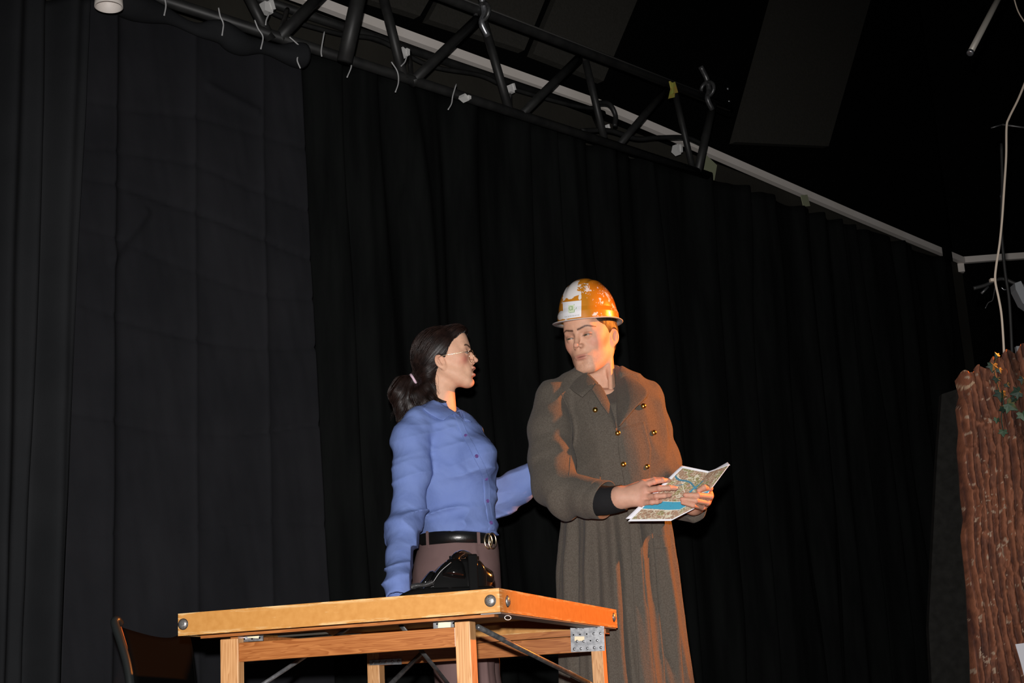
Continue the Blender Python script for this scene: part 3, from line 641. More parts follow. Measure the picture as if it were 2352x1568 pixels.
# braces
def brace(p1, v1, p2, v2, r, mt, flat=None, ext=0):
    a = TPx(*p1, v1); b = TPx(*p2, v2); d = b-a; b2 = b+d*ext
    obj('diagonal_brace', *tube([a, (a+b2)/2, b2], r, 12, flat or 1), mt, tab, smooth=True)
brace((1097, 1439), .12, (1352, 1568), .80, .0065, M['darksteel'], ext=.35)
brace((800, 1442), .62, (608, 1568), .30, .0055, M['steel'], ext=.3)
brace((921, 1436), .20, (1032, 1574), .45, .007, M['darksteel'], .35, ext=.3)
brace((966, 1502), .62, (900, 1568), .42, .0065, M['darksteel'], ext=.4)
obj('wire_loop', *torus(TW_(.005, .07, -E_-.010), tv*.9-tu*.4, ZD, .011, .005, .0008, 24, 6), M['cord'], tab)
obj('grey_board', *prism([TPx(*c7(x, y), .5) for x, y in ((915, 565), (1480, 520), (1560, 575), (1740, 540), (1830, 545), (1560, 610), (915, 600))], tv, .004), mat('dusty_grey', (.10, .085, .065), .7), tab, smooth=False)
# wooden stick leaning on the lower brace
a, b = TPx(1306, 1540, .75), TPx(1356, 1568, .80)
tag(obj('wooden_stick', *box8(a, (0, .35), (-.003, .003), (-.003, .003), (b-a)/np.linalg.norm(b-a), np.array([0, 1., 0]), np.cross((b-a)/np.linalg.norm(b-a), [0, 1., 0])), M['pine_z'], smooth=False, origin=a), 'thin wooden stick lying along the black brace under the table', 'stick')

# ------------------------------------------------------------------ telephone
PO = N_+tu*.30+tv*.52; PO = atz(1046, 1362, ZT)
tgt = at(1040, 1330, 3.95); PO = np.array([tgt[0], tgt[1], ZT])
ph = thing('rotary_telephone', 'glossy black old telephone with coiled cord standing on the table', 'telephone', tuple(PO))
pa = math.radians(12); PX = np.array([math.cos(pa), math.sin(pa), 0]); PY = np.array([-math.sin(pa), math.cos(pa), 0])
def phone_sec(prof, half, bulge=0):
    """profile in PX/Z extruded across PY with rounded edges"""
    V = []; n = len(prof); ws = [(-1, .80), (-.96, .93), (-.85, 1), (.85, 1), (.96, .93), (1, .80)]; cx = np.mean(prof, 0)
    for w, s in ws:
        for x, z in prof: V.append(PO+PX*(cx[0]+(x-cx[0])*s)+PY*w*half+ZD*(z if z < .01 else cx[1]+(z-cx[1])*s))
    Fs = []
    for k in range(len(ws)-1):
        for i in range(n): j = (i+1) % n; Fs.append((k*n+i, (k+1)*n+i, (k+1)*n+j, k*n+j))
    Fs.append(tuple(range(n))); Fs.append(tuple(range((len(ws)-1)*n, len(ws)*n))[::-1])
    return np.array(V), Fs
bodyp = smoothpath([(-.118, .0), (-.116, .012), (-.104, .020), (-.088, .040), (-.058, .078), (-.042, .098), (-.015, .118), (.05, .118), (.072, .104), (.080, .08), (.080, .04), (.092, .018), (.096, .0)], 44)
b_ = obj('body', *phone_sec(bodyp, .075), M['gloss_black'], ph)
b_ = obj('base_plate', *phone_sec(np.array([(-.150, 0), (-.146, .034), (-.115, .046), (.09, .046), (.106, .034), (.110, 0)]), .088), M['gloss_black'], ph); bevel(b_, .002)
d_ = np.array([-.75, 0, .66]); dn = PX*d_[0]+ZD*d_[2]
dl = obj('dial', *disc(PO+PX*-.074+ZD*.068, dn, [(.036, -.004), (.036, .004), (.030, .008), (.010, .008)], 28), M['gloss_black'], ph)
for k in range(10):
    a = k/10*5.2+.4; A, B, _ = frame(dn); obj('finger_hole', *torus(PO+PX*-.074+ZD*.068+dn*.007+(A*math.cos(a)+B*math.sin(a))*.023, A, B, .0055, .0055, .001, 12, 5), M['darksteel'], dl)
hy = math.radians(59); HX = PX*math.cos(hy)-PY*math.sin(hy)*-1; HX = np.array([math.cos(pa+hy), math.sin(pa+hy), 0]); HN = np.array([-HX[1], HX[0], 0])
HC = PO+PX*.033+ZD*.117
hs = smoothpath([HC+HX*x+ZD*z for x, z in ((-.074, -.022), (-.060, .002), (-.03, .014), (0, .017), (.03, .014), (.060, .002), (.074, -.022))], 36)
h_ = obj('handset', *tube(hs, .0125+.003*np.abs(np.linspace(-1, 1, len(hs)))**2, 16, 1.1), M['gloss_black'], ph)
for s_ in (-1, 1):
    c = HC+HX*s_*(.074 if s_ < 0 else .086)+ZD*(-.022 if s_ < 0 else -.032); q_ = 1 if s_ < 0 else 1.2; n_ = (-ZD*.92+HX*-.3) if s_ < 0 else (-ZD*.5+HX*.8-HN*.25)
    obj('earpiece' if s_ > 0 else 'mouthpiece', *disc(c, n_, [(r*q_, h*q_) for r, h in ((.012, -.024), (.022, -.018), (.028, -.004), (.031, .012), (.0325, .022), (.030, .027), (.012, .028))], 28), M['gloss_black'], h_)
for s_ in (-1, 1):
    c = PO+PX*.033+HX*s_*.030+ZD*.102
    obj('cradle', *merge([box8(c, (-.007, .007), (-.026, .026), (-.01, .008), HX, HN, ZD), box8(c+HN*.022, (-.007, .007), (-.004, .006), (0, .03), HX, HN, ZD), box8(c-HN*.022, (-.007, .007), (-.006, .004), (0, .03), HX, HN, ZD)]), M['gloss_black'], ph, smooth=False)
pil = [PO+PX*(.048)+PY*-.086]
b_ = obj('side_plate', *box8(PO, (.027, .053), (-.092, -.060), (.0, .128), PX, PY, ZD), M['gloss_black'], ph, smooth=False); bevel(b_, .004)
b_ = obj('rear_foot', *box8(PO, (.05, .112), (-.07, -.03), (0, .02), PX, PY, ZD), M['gloss_black'], ph, smooth=False); bevel(b_, .006)
mp_ = HC+HX*-.074+ZD*-.045
cst = at(995, 1336, mp_[1]-.035); ce = at(957, 1344, mp_[1]-.02)
line = smoothpath([at(1036, 1291, mp_[1]-.034), at(1012, 1312, mp_[1]-.036), cst], 12)
o = obj('cord_straight', *tube(line, .0011, 6), mat('cord_grey', (.16, .16, .16), .35), ph)
ax = smoothpath([cst, (cst+ce)/2+np.array([0, 0, -.003]), ce, ce+np.array([-.012, .03, -.002]), ce+np.array([.01, .10, -.008])], 40); L_ = len(ax); cc = []
axr = resample(ax, 420); T_ = np.gradient(axr, axis=0); T_ /= np.linalg.norm(T_, axis=1)[:, None]
for i, p in enumerate(axr):
    a = np.cross(T_[i], ZD); a /= np.linalg.norm(a); b = np.cross(T_[i], a); an = i*.62; cc.append(p+.0052*(a*math.cos(an)+b*math.sin(an)))
obj('coiled_cord', *tube(np.array(cc), .0015, 5), mat('cord_dark', (.03, .03, .03), .3), ph)

# ------------------------------------------------------------------ chair
ch = thing('chair', 'black chair with curved tubular back left of the table', 'chair', tuple(at(350, 1500, 4.2)*[1, 1, 0]))
pl = smoothpath([at(x, y, Y) for x, y, Y in ((275, 1432, 4.02), (268, 1424, 4.0), (264, 1432, 3.99), (278, 1475, 3.97), (292, 1525, 3.95), (300, 1580, 3.93), (305, 1680, 3.9), (300, 1800, 3.9))], 50)
obj('back_tube', *tube(pl, .0115, 14), M['tube_black'], ch)
pr = smoothpath([at(x, y, Y) for x, y, Y in ((420, 1438, 4.35), (430, 1462, 4.35), (438, 1500, 4.34), (445, 1570, 4.32), (446, 1680, 4.3), (440, 1800, 4.3))], 40)
obj('back_tube', *tube(pr, .008, 10), M['chair_black'], ch)
A = resample([at(x, y, Y) for x, y, Y in ((276, 1440, 4.0), (288, 1480, 3.98), (302, 1540, 3.96), (310, 1620, 3.94), (308, 1700, 3.92))], 20)
B = resample([at(x, y, Y) for x, y, Y in ((432, 1436, 4.33), (436, 1480, 4.33), (443, 1540, 4.32), (450, 1620, 4.3), (448, 1700, 4.3))], 20)
w = np.linspace(0, 1, 16)[None, :, None]; G = A[:, None]*(1-w)+B[:, None]*w; G = G-ZD*(.030*np.sin(np.pi*w))*(1-np.linspace(0, 1, 20)[:, None, None]) + np.array([.02, .06, 0])*np.sin(np.pi*w)
obj('backrest', *slab(G, np.array([.6, -.8, 0]), .012), M['chair_black'], ch)
obj('amber_glint_line', *tube(A+np.array([.004, -.009, 0]), .0022, 6), mat('painted_amber_glint', (.35, .09, .02), .5), ch)  # amber light along the back's left edge, put in as an orange line
cA = pl[-1]; cB = pr[-1]; dA = cB-cA; dA[2] = 0; cn = np.array([dA[1], -dA[0], 0]); cn /= np.linalg.norm(cn); cn = -cn if cn[0] < 0 else cn
S_ = [np.array([*(cA[:2]), .44]), np.array([*(cB[:2]), .44])]
s4 = [S_[0], S_[1], S_[1]+cn*.40, S_[0]+cn*.40]
b_ = obj('seat', *prism(s4, (0, 0, 1), .05), M['chair_black'], ch, smooth=False); bevel(b_, .02, 3)
for i, (p, q) in enumerate(zip(s4, (cA, cB, None, None))):
    top = q if q is not None else p+ZD*.02
    obj('leg', *tube([top, p*[1, 1, 0]+[0, 0, .2], p*[1, 1, 0]+[0, 0, .0]], .011, 10), M['tube_black'], ch)
#PEOPLE
YA = 4.85      # the man's depth
YB = 4.95      # the woman's depth
def W3(x, y, Y): return at(x, y, Y)
def chainpx(L): return [(at(x, y, Y), r) for x, y, Y, r in L]
class Prof:
    """stack of ellipses: rows (py, xl, xr, b, Y)"""
    yaw = 0
    def __init__(s, rows):
        z = []; cx = []; a = []; b = []; cy = []
        for py, xl, xr, bb, Y in rows:
            L = at(xl, py, Y); R = at(xr, py, Y); z.append((L[2]+R[2])/2); cx.append((L[0]+R[0])/2); a.append((R[0]-L[0])/2); b.append(bb); cy.append(Y)
        o = np.argsort(z); zf = np.linspace(min(z), max(z), 200); s.z = zf
        k = np.hanning(9); k /= k.sum()
        f = lambda q: np.convolve(np.pad(np.interp(zf, np.array(z)[o], np.array(q)[o]), 4, mode='edge'), k, 'valid')
        s.cx, s.a, s.b, s.cy = f(cx), f(a), f(b), f(cy)
    def get(s, z): return [np.interp(z, s.z, q) for q in (s.cx, s.a, s.b, s.cy)]
    def sdf(s, P):
        cx, a, b, cy = s.get(P[:, 2]); x = (P[:, 0]-cx); y = (P[:, 1]-cy)
        if s.yaw:
            c, n, p = math.cos(s.yaw), math.sin(s.yaw), 2.9; e = (c**(p/(p-1))+n**(p/(p-1)))**((p-1)/p); u, v = x/a, y/b; u2, v2 = u*c+v*n, v*c-u*n
            k0 = (np.abs(u2)**p+np.abs(v2)**p)**(1/p)*e+1e-6; d = np.sqrt(x*x+y*y)/k0*(k0-1)*.92
            return np.maximum(d, np.maximum(P[:, 2]-s.z[-1], s.z[0]-P[:, 2]))
        k0 = np.sqrt((x/a)**2+(y/b)**2)+1e-6; k1 = np.sqrt((x/a**2)**2+(y/b**2)**2)+1e-6
        d = k0*(k0-1)/k1
        return np.maximum(d, np.maximum(P[:, 2]-s.z[-1], s.z[0]-P[:, 2]))
    def ring(s, z, off, t):
        cx, a, b, cy = s.get(z); return np.stack([cx+(a+off)*np.cos(t), cy+(b+off)*np.sin(t), np.broadcast_to(z, np.shape(cx*t))], -1)
def bvh(V, F): return BVHTree.FromPolygons(np.asarray(V).tolist(), np.asarray(F).tolist())
def hit(tree, px, py, off):
    r = ray(px, py); r = r/np.linalg.norm(r); h = tree.ray_cast(Vector(C_), Vector(r))
    if h[0] is None:
        n = tree.find_nearest(Vector(C_+r*5.0)); 
        return None
    return np.array(h[0])-r*off
def patch(tree, A, B, off, th, nu=14, nv=24, bulge=0, edge_drop=True):
    """sheet lying on a surface, between two outlines given as seen from the hall"""
    A = resample(A, nv); B = resample(B, nv); G = np.zeros((nu, nv, 3)); last = None; D = np.full((nu, nv), np.nan)
    for i, t in enumerate(np.linspace(0, 1, nu)):
        for j in range(nv):
            q = A[j]*(1-t)+B[j]*t; h = hit(tree, q[0], q[1], 0)
            if h is not None: D[i, j] = h[1]
    med = np.nanmedian(D)
    D = np.where(np.isnan(D), med, D)
    for _ in range(4):
        E = np.pad(D, 1, mode='edge'); D = (E[:-2, 1:-1]+E[2:, 1:-1]+E[1:-1, :-2]+E[1:-1, 2:]+2*D)/6
    for i, t in enumerate(np.linspace(0, 1, nu)):
        for j in range(nv):
            q = A[j]*(1-t)+B[j]*t; G[i, j] = at(q[0], q[1], D[i, j]-off-bulge*math.sin(math.pi*t))
    return slab(G, np.array([0, 1., 0]), th)

# ---------- heads
def head_sdf(P, fem=False, open_mouth=False, lid=.0045, earz=-.010):
    X = P.copy(); ax = np.abs(X[:, 0]); S = np.stack([ax, X[:, 1], X[:, 2]], 1); s = .93 if fem else 1.0
    S = S/s
    d = sE(S, (0, .014, .030), (.074, .095, .084))
    d = smin(d, sE(S, (0, -.030, -.040), (.060 if not fem else .056, .057, .074)), .03)
    d = smin(d, sC(S, (.050, .006, -.055), (.022, -.066, -.100), .014, .014), .035)
    d = smin(d, sE(S, (0, -.070, -.108 if open_mouth else -.102), (.022, .022, .017)), .02)
    d = smin(d, sE(S, (.042, -.054, -.024), (.018, .018, .018)), .025)
    d = smin(d, sE(S, (0, -.030, .008), (.067, .052, .050)), .03)
    d = smin(d, sC(S, (.006, -.080, .024), (.040, -.070, .022), .011, .010), .016)
    d = smin(d, sE(S, (0, -.064 if fem else -.070, .055), (.045, .026, .04)), .03)
    # nose
    n = sC(S, (0, -.086, .014), (0, -.107, -.026), .0072, .0085)
    n = smin(n, sE(S, (0, -.1105, -.029), (.0080, .0080, .0075) if fem else (.0085, .0085, .0078)), .006)
    n = smin(n, sE(S, (.0108, -.097, -.033), (.0062, .0090, .0062)), .006)
    d = smin(d, n, .012)
    # muzzle, sockets
    d = smin(d, sE(S, (0, -.076 if fem else -.0725, -.062), (.030, .018, .026)), .02)
    d = smax(d, -sE(S, (.031, -.101, .002), (.017, .014, .0115)), .014)
    # lips
    if open_mouth:
        d = smin(d, sE(S, (0, -.0965, -.0565), (.019, .0085, .0058)), .006)
        d = smin(d, sE(S, (0, -.0925, -.0815), (.0165, .0085, .0062)), .006)
        d = smax(d, -sE(S, (0, -.100, -.0685), (.0165, .022, .0082)), .004)
        d = smax(d, -sE(S, (0, -.090, -.0925), (.018, .006, .004)), .006)
    else:
        d = smin(d, sE(S, (0, -.0895, -.0630), (.0215, .0075, .0034)), .009)
        d = smin(d, sE(S, (0, -.0885, -.0712), (.0170, .0080, .0048)), .009)
        d = smax(d, -sE(S, (0, -.103, -.0665), (.022, .012, .0012)), .003)
        d = smax(d, -sE(S, (0, -.097, -.082), (.018, .006, .004)), .008)
    d = smax(d, -sE(S, (.0055, -.1035, -.0395), (.0034, .006, .0028)), .002)      # nostrils
    d = smax(d, -sC(S, (0, -.1025, -.044), (0, -.1015, -.055), .0018, .0022), .004)
    # eyelids
    c = np.array([.031, -.0765, -.002]); L = np.sqrt(((S-c)**2).sum(1))-.0142
    op = np.abs(S[:, 2]-(-.0035+.0015*np.cos((S[:, 0]-.031)/.012*1.4)))-lid*np.clip(1-((S[:, 0]-.031)/.0145)**2, 0, 1)**.6
    op = np.maximum(op, S[:, 1]+.078)
    d = smin(d, L, .005)
    gap = np.maximum(op, np.sqrt(((S-c)**2).sum(1))-.017); d = np.maximum(d, -gap)
    crease = sE(S, (.031, -.0915, .0075), (.014, .004, .0011)); d = smax(d, -crease, .003)
    # ear
    Q = S-np.array([.073, .014, earz]); ca, sa = math.cos(.25), math.sin(.25); Q = np.stack([Q[:, 0]*.9+Q[:, 1]*-.45, Q[:, 1]*.9+Q[:, 0]*.45, Q[:, 2]], 1); Q = np.stack([Q[:, 0], Q[:, 1]*ca-Q[:, 2]*sa, Q[:, 2]*ca+Q[:, 1]*sa], 1)
    e = sE(Q, (0, 0, .003), (.0085, .0195, .0275)); e = smin(e, sE(Q, (-.001, -.006, -.022), (.006, .010, .011)), .008)
    e = smax(e, -sE(Q, (.0105, -.001, .004), (.0105, .0135, .0205)), .003)
    e = smin(e, sC(Q, (.003, .0055, .014), (.003, .003, -.010), .0025, .003), .004)
    e = smin(e, sE(Q, (.002, -.013, -.004), (.004, .004, .006)), .004)
    d = smin(d, e, .006)
    return d*s
def face_color(L, base, fem):
    """make-up, natural colour and painted shade in the open mouth, by place on the face; L in head frame"""
    ax = np.abs(L[:, 0]); s = .93 if fem else 1.0; S = np.stack([ax, L[:, 1], L[:, 2]], 1)/s
    col = np.tile(base, (len(L), 1)).astype(float); fr = S[:, 1] < -.03
    g = lambda c, r: np.exp(-(((S-np.array(c))/np.array(r))**2).sum(1))[:, None]
    def mixc(c, w): 
        nonlocal col; w = np.clip(w, 0, 1); col = col*(1-w)+np.array(c)*w
    mixc((.62, .16, .12), (.75 if fem else .35)*g((.046, -.068, -.028), (.018, .03, .018)))
    if not fem: mixc((.52, .15, .11), .6*g((.062, -.038, -.026), (.012, .022, .018)))
    mixc((.60, .24, .18), .35*g((0, -.113, -.030), (.012, .02, .010)))
    mixc((.55, .17, .12), .35*g((.080, .015, .0), (.016, .03, .03)))
    lz = -.0555 if fem else -.0625
    if fem:
        w = g((0, -.10, -.0560), (.0165, .013, .0045)) + g((0, -.098, -.0815), (.0155, .013, .0055))
        mixc((.50, .17, .15), .9*np.clip(w*1.5, 0, 1)); mixc((.01, .003, .003), np.clip(1.8*g((0, -.085, -.0685), (.016, .011, .0075)), 0, 1)*(S[:, 1:2] > -.094))  # lip colour; the shade inside the open mouth is put into the colour
    else:
        w = g((0, -.098, -.0630), (.0215, .014, .0038)) + g((0, -.098, -.0715), (.018, .014, .0050))
        mixc((.42, .15, .12), .75*np.clip(w*1.4, 0, 1)); mixc((.12, .03, .025), .9*g((0, -.10, -.0668), (.023, .014, .0013)))
    # eyes: shadow around, lashes
    mixc((.30, .11, .07) if not fem else (.35, .16, .12), .5*g((.031, -.09, .006), (.018, .02, .009)))
    c = np.array([.031, -.0035]); dz = S[:, 2]-c[1]; dx = (S[:, 0]-c[0])/.0155
    lash = np.exp(-((dz-(.0052 if fem else .0040)*np.sqrt(np.clip(1-dx**2, 0, 1)))/.0012)**2)*(np.abs(dx) < 1.05)*(S[:, 1] < -.075); mixc((.02, .01, .008), .85*lash[:, None])
    # brows
    bz = np.interp(S[:, 0], [.006, .020, .034, .041, .058], [.0190, .0222, .0262, .0260, .0190] if not fem else [.021, .0235, .0265, .026, .021])
    bw = np.interp(S[:, 0], [.006, .012, .034, .050, .060], [.0026, .0034, .0030, .0022, .0012])*(1.15 if fem else 1)
    br = np.exp(-((S[:, 2]-bz)/bw)**2)*(S[:, 0] > .007)*(S[:, 0] < (.050 if fem else .059))*(S[:, 1] < -.045); n = .75+.4*vnoise(L*np.array([900, 300, 500.]), 3)
    mixc((.08, .036, .023) if not fem else (.025, .012, .010), np.clip(1.15*br*n, 0, 1)[:, None])
    if not fem: mixc((.30, .17, .12), .35*(g((0, -.06, -.095), (.05, .05, .03)))*((fbm(L*600, 2, 5) > .5)[:, None]))
    mot = fbm(L*60, 3, 9)[:, None]; col = col*(.94+.12*mot)
    return col
SK_M = (.60, .335, .225); SK_F = (.74, .43, .29)
def eyeballs(parent, c, R, s, look, iris):
    for sx in (-1, 1):
        ec = c+R @ (np.array([sx*.031, -.0765, -.002])*s); n = R @ np.array(look); n /= np.linalg.norm(n)
        a, b, _ = frame(n); V = []; cl = []; Fs = []; m1, m2 = 22, 24; r = .0135*s
        for i in range(m1+1):
            th = math.pi*i/m1
            for k in range(m2):
                p = 2*math.pi*k/m2; V.append(ec+r*(math.cos(th)*n+math.sin(th)*(math.cos(p)*a+math.sin(p)*b)))
                cl.append((.008, .008, .008) if th < .2 else (iris if th < .46 else (.24, .19, .165)))
        for i in range(m1):
            for k in range(m2): Fs.append((i*m2+k, i*m2+(k+1) % m2, (i+1)*m2+(k+1) % m2, (i+1)*m2+k))
        obj('eye', V, Fs, M['eye'], parent, col=np.array(cl))

def hand_sdf(P, wrist, palm, fingers, kf=.0025):
    d = None
    for kk in palm:
        e = sC(P, wrist[0], kk[0], wrist[1], kk[1]); d = e if d is None else smin(d, e, .016)
    for (p, r), (q, s) in zip(palm[:-1], palm[1:]): d = smin(d, sC(P, p, q, r, s), .008)
    fs = None
    for f in fingers:
        e = chain(P, f, .003)
        for p, r in f[1:-1]: e = smin(e, sE(P, p, (r*1.06,)*3), .002)
        fs = e if fs is None else np.minimum(fs, e)
    return smin(d, fs, .006)
def bounds(pts, m_):
    A = np.array(pts); return A.min(0)-m_, A.max(0)+m_
def nails(parent, fingers, toward):
    for f in fingers:
        p, r = f[-1]; q, s = f[-2]; d = p-q; d /= np.linalg.norm(d); n = toward-d*(toward @ d); n /= np.linalg.norm(n); b = np.cross(d, n)
        G = np.zeros((6, 6, 3))
        for i, u_ in enumerate(np.linspace(-1, 1, 6)):
            for j, v_ in enumerate(np.linspace(-1, 1, 6)):
                G[i, j] = p+d*(r*.15+v_*r*.72)+b*u_*r*.62+n*(r*.93*math.sqrt(max(0, 1-(u_*.62)**2)) - (.18*r*(v_+1)/2*.6))
        obj('fingernail', *slab(G, n, .0006), M['nail'], parent)
M['nail'] = mat('nail', (.66, .40, .33), .3, spec=.5)

# ==================================================================  THE MAN
man = thing('person', 'person in a long grey wool double-breasted overcoat reading a folded map', 'person', tuple(at(1400, 1500, YA)*[1, 1, 0]))
HC_M = at(1357, 772, YA); HS = 1.05; HR_M = rotm(-32, 9, 0); HR_M = np.array(Matrix.Rotation(math.radians(-3), 3, 'Y')) @ HR_M
nb_m = at(1378, 915, 4.88)
def man_head(P):
    L = (P-HC_M) @ HR_M/HS; d = head_sdf(L, lid=.0019, earz=-.020)*HS
    nt_ = HC_M+HR_M @ np.array([0, .028, -.045])
    d = smin(d, sC(P, nt_, nb_m, .052, .056), .02)
    # neck tendon towards the collar
    d = smin(d, sC(P, HC_M+HR_M @ np.array([.052, .012, -.055]), at(1404, 915, 4.80), .009, .008), .02)
    return d
lo, hi = HC_M-[.15, .16, .30], HC_M+[.15, .16, .13]
V, Fc = mesh_sdf(man_head, lo, hi, .0016)
col = face_color((V-HC_M) @ HR_M/HS, SK_M, False)
wk = np.linalg.norm(V-HC_M, axis=1) > .14; 
parts = [(V, Fc, col)]
# hands
wr = (at(1424, 1143, 4.50), .0270)
palm = [(at(x, y, Y), r) for x, y, Y, r in ((1478, 1113, 4.478, .0135), (1482, 1127, 4.466, .0135), (1482, 1141, 4.466, .0135), (1474, 1154, 4.47, .0125))]
fR = [chainpx(f) for f in ([(1480, 1113, 4.476, .0098), (1503, 1106, 4.462, .0086), (1522, 1103, 4.470, .0078), (1536, 1103, 4.485, .007)],
      [(1484, 1126, 4.462, .0100), (1515, 1121, 4.428, .0088), (1537, 1120, 4.425, .0078), (1551, 1121, 4.432, .0070)],
      [(1484, 1141, 4.462, .0100), (1508, 1139, 4.428, .0088), (1526, 1138, 4.426, .0078), (1537, 1137, 4.434, .0070)],
      [(1476, 1154, 4.466, .0092), (1497, 1153, 4.434, .0078), (1509, 1152, 4.430, .0070), (1516, 1151, 4.436, .0064)],
      [(1446, 1122, 4.50, .0130), (1476, 1110, 4.515, .0115), (1502, 1103, 4.520, .0100), (1522, 1102, 4.512, .009)])]
hp = [p for p, r in palm]+[wr[0]]+[p for f in fR for p, r in f]+[at(1392, 1148, 4.52)]
def hR(P): return smin(hand_sdf(P, wr, palm, fR), sC(P, wr[0], at(1385, 1149, 4.54), .028, .033), .02)
V, Fc = mesh_sdf(hR, *bounds(hp, .03), .0017)
def hand_col(V, fingers, base):
    c = np.tile(base, (len(V), 1)).astype(float)
    for f in fingers:
        for i, (p, r) in enumerate(f):
            w = np.exp(-(np.linalg.norm(V-p, axis=1)/(r*1.5))**2)[:, None]*(.38 if i in (0, 1, 3) else .25); c = c*(1-w)+np.array((.58, .20, .15))*w
    return c*(.95+.1*fbm(V*90, 2, 3)[:, None])
parts.append((V, Fc, hand_col(V, fR, (.52, .29, .205))))
wl = (at(1594, 1158, 4.60), .0250)
palml = [(at(x, y, Y), r) for x, y, Y, r in ((1624, 1120, 4.53, .0125), (1628, 1138, 4.53, .0125), (1622, 1152, 4.54, .0120), (1612, 1163, 4.55, .0115))]
fL = [chainpx(f) for f in ([(1625, 1120, 4.525, .0100), (1630, 1121, 4.462, .0098), (1617, 1119, 4.428, .0088), (1605, 1126, 4.424, .0075)],
      [(1629, 1138, 4.525, .0100), (1631, 1140, 4.458, .0096), (1603, 1137, 4.415, .0086), (1574, 1136, 4.418, .0072)],
      [(1623, 1152, 4.53, .0098), (1624, 1154, 4.462, .0092), (1598, 1149, 4.415, .0084), (1567, 1146, 4.414, .0072)],
      [(1612, 1163, 4.54, .0092), (1613, 1165, 4.472, .0084), (1592, 1160, 4.420, .0076), (1568, 1154, 4.414, .0064)],
      [(1600, 1150, 4.57, .0125), (1596, 1126, 4.515, .0110), (1592, 1110, 4.498, .0098), (1588, 1100, 4.496, .009)])]
hp = [p for p, r in palml]+[wl[0]]+[p for f in fL for p, r in f]
def hL(P): return smin(hand_sdf(P, wl, palml, fL), sC(P, wl[0], at(1580, 1170, 4.70), .025, .028), .02)
V, Fc = mesh_sdf(hL, *bounds(hp, .035), .0017)
parts.append((V, Fc, hand_col(V, fL, (.52, .28, .19))))
# inner body (torso and legs, hidden by the coat)
tor = Prof([(905, 1300, 1470, .09, 4.88), (1000, 1305, 1500, .11, 4.88), (1200, 1310, 1500, .11, 4.88), (1420, 1300, 1520, .11, 4.88)])
zf = .04
def legsM(P):
    d = tor.sdf(P)
    d = smin(d, sC(P, nb_m, at(1385, 960, 4.88), .056, .09), .03)
    for sx, sy in ((-.045, .0), (.09, .05)):
        hp_ = at(1410, 1400, 4.88)+[sx, sy, 0]; kn = np.array([hp_[0], hp_[1]-.01, .50]); an = np.array([hp_[0], hp_[1]+.02, .09])
        d = smin(d, sC(P, hp_, kn, .075, .06), .03); d = smin(d, sC(P, kn, an, .06, .042), .02)
    return d
V, Fc = mesh_sdf(legsM, (.0, 4.65, .05), (.62, 5.12, 1.62), .012)
parts.append((V, Fc, np.tile(SK_M, (len(V), 1))))
V, Fc = merge([(p[0], p[1]) for p in parts]); body = obj('body', V, Fc, M['skin'], man, col=np.concatenate([p[2] for p in parts]))
eyeballs(man, HC_M, HR_M, HS, (-.15, -1, -.22), (.07, .06, .035))
nails(man, fR[1:4], np.array([0, -1., .2]))
# hair
def hairM(P):
    L = (P-HC_M) @ HR_M/HS; S = np.stack([np.abs(L[:, 0]), L[:, 1], L[:, 2]], 1)
    d = sE(S, (0, .012, .030), (.0815, .100, .087))
    d = smin(d, sC(S, (.0, .080, .0), (.0, .062, -.050), .036, .03), .04)
    d = smin(d, sC(S, (.058, .030, .0), (.045, .040, -.050), .022, .012), .02)
    yl = np.interp(S[:, 2], [-.07, -.03, -.012, -.002, .02, .05, .07, .09], [.03, .030, .022, -.022, -.046, -.058, -.080, -.12])
    d = smax(d, yl-S[:, 1], .006); d = smax(d, -.062-S[:, 2], .008)
    d = smax(d, -sE(S, (.079, .013, -.018), (.016, .020, .026)), .003)
    return d-.0016*(fbm(L*np.array([220, 160, 60.]), 2, 4)-.5)
V, Fc = mesh_sdf(hairM, HC_M-[.13, .14, .13], HC_M+[.13, .14, .14], .0024)
obj('hair', V, Fc, M['hair_m'], man)
# black jersey at the neck and wrist
V, Fc = mesh_sdf(lambda P: np.maximum(sC(P, nb_m+[0, .0, -.02], at(1392, 990, 4.85), .068, .10), P[:, 2]-at(1403, 893, 4.80)[2]-(P[:, 0]-nb_m[0])*.2), nb_m-[.16, .16, .25], nb_m+[.16, .16, .08], .005)
obj('undershirt', V, Fc, M['tee'], man)
cf = smoothpath([at(1340, 1146, 4.60), at(1380, 1149, 4.54), at(1404, 1148, 4.52), at(1433, 1142, 4.505)], 30)
V, Fc = tube(cf, np.linspace(.050, .0395, len(cf)), 28, 1.0); V = V+(.0016*(fbm(V*60, 2, 3)-.5))[:, None]
obj('jersey_cuff', V, Fc, M['tee'], man)

# overcoat
coatP = Prof([(880, 1300, 1450, .07, 4.88), (900, 1262, 1490, .115, 4.88), (930, 1262, 1512, .135, 4.87), (985, 1275, 1524, .15, 4.86), (1060, 1290, 1530, .155, 4.86), (1130, 1292, 1528, .15, 4.86), (1190, 1291, 1538, .15, 4.86),
              (1300, 1282, 1549, .165, 4.86), (1400, 1281, 1561, .18, 4.86), (1500, 1284, 1572, .19, 4.86), (1568, 1286, 1580, .20, 4.86), (1720, 1290, 1602, .21, 4.86)])
coatP.yaw = math.radians(38)
armR = chainpx([(1266, 916, 4.80, .052), (1263, 985, 4.76, .062), (1266, 1060, 4.72, .066), (1273, 1114, 4.68, .069), (1300, 1136, 4.64, .064), (1350, 1146, 4.585, .058), (1388, 1148, 4.545, .0575)])
armL = chainpx([(1486, 922, 4.96, .055), (1502, 985, 4.97, .055), (1514, 1060, 4.93, .058), (1528, 1112, 4.86, .056), (1560, 1145, 4.74, .050), (1584, 1160, 4.665, .044)])
neckc = at(1382, 872, 4.86)
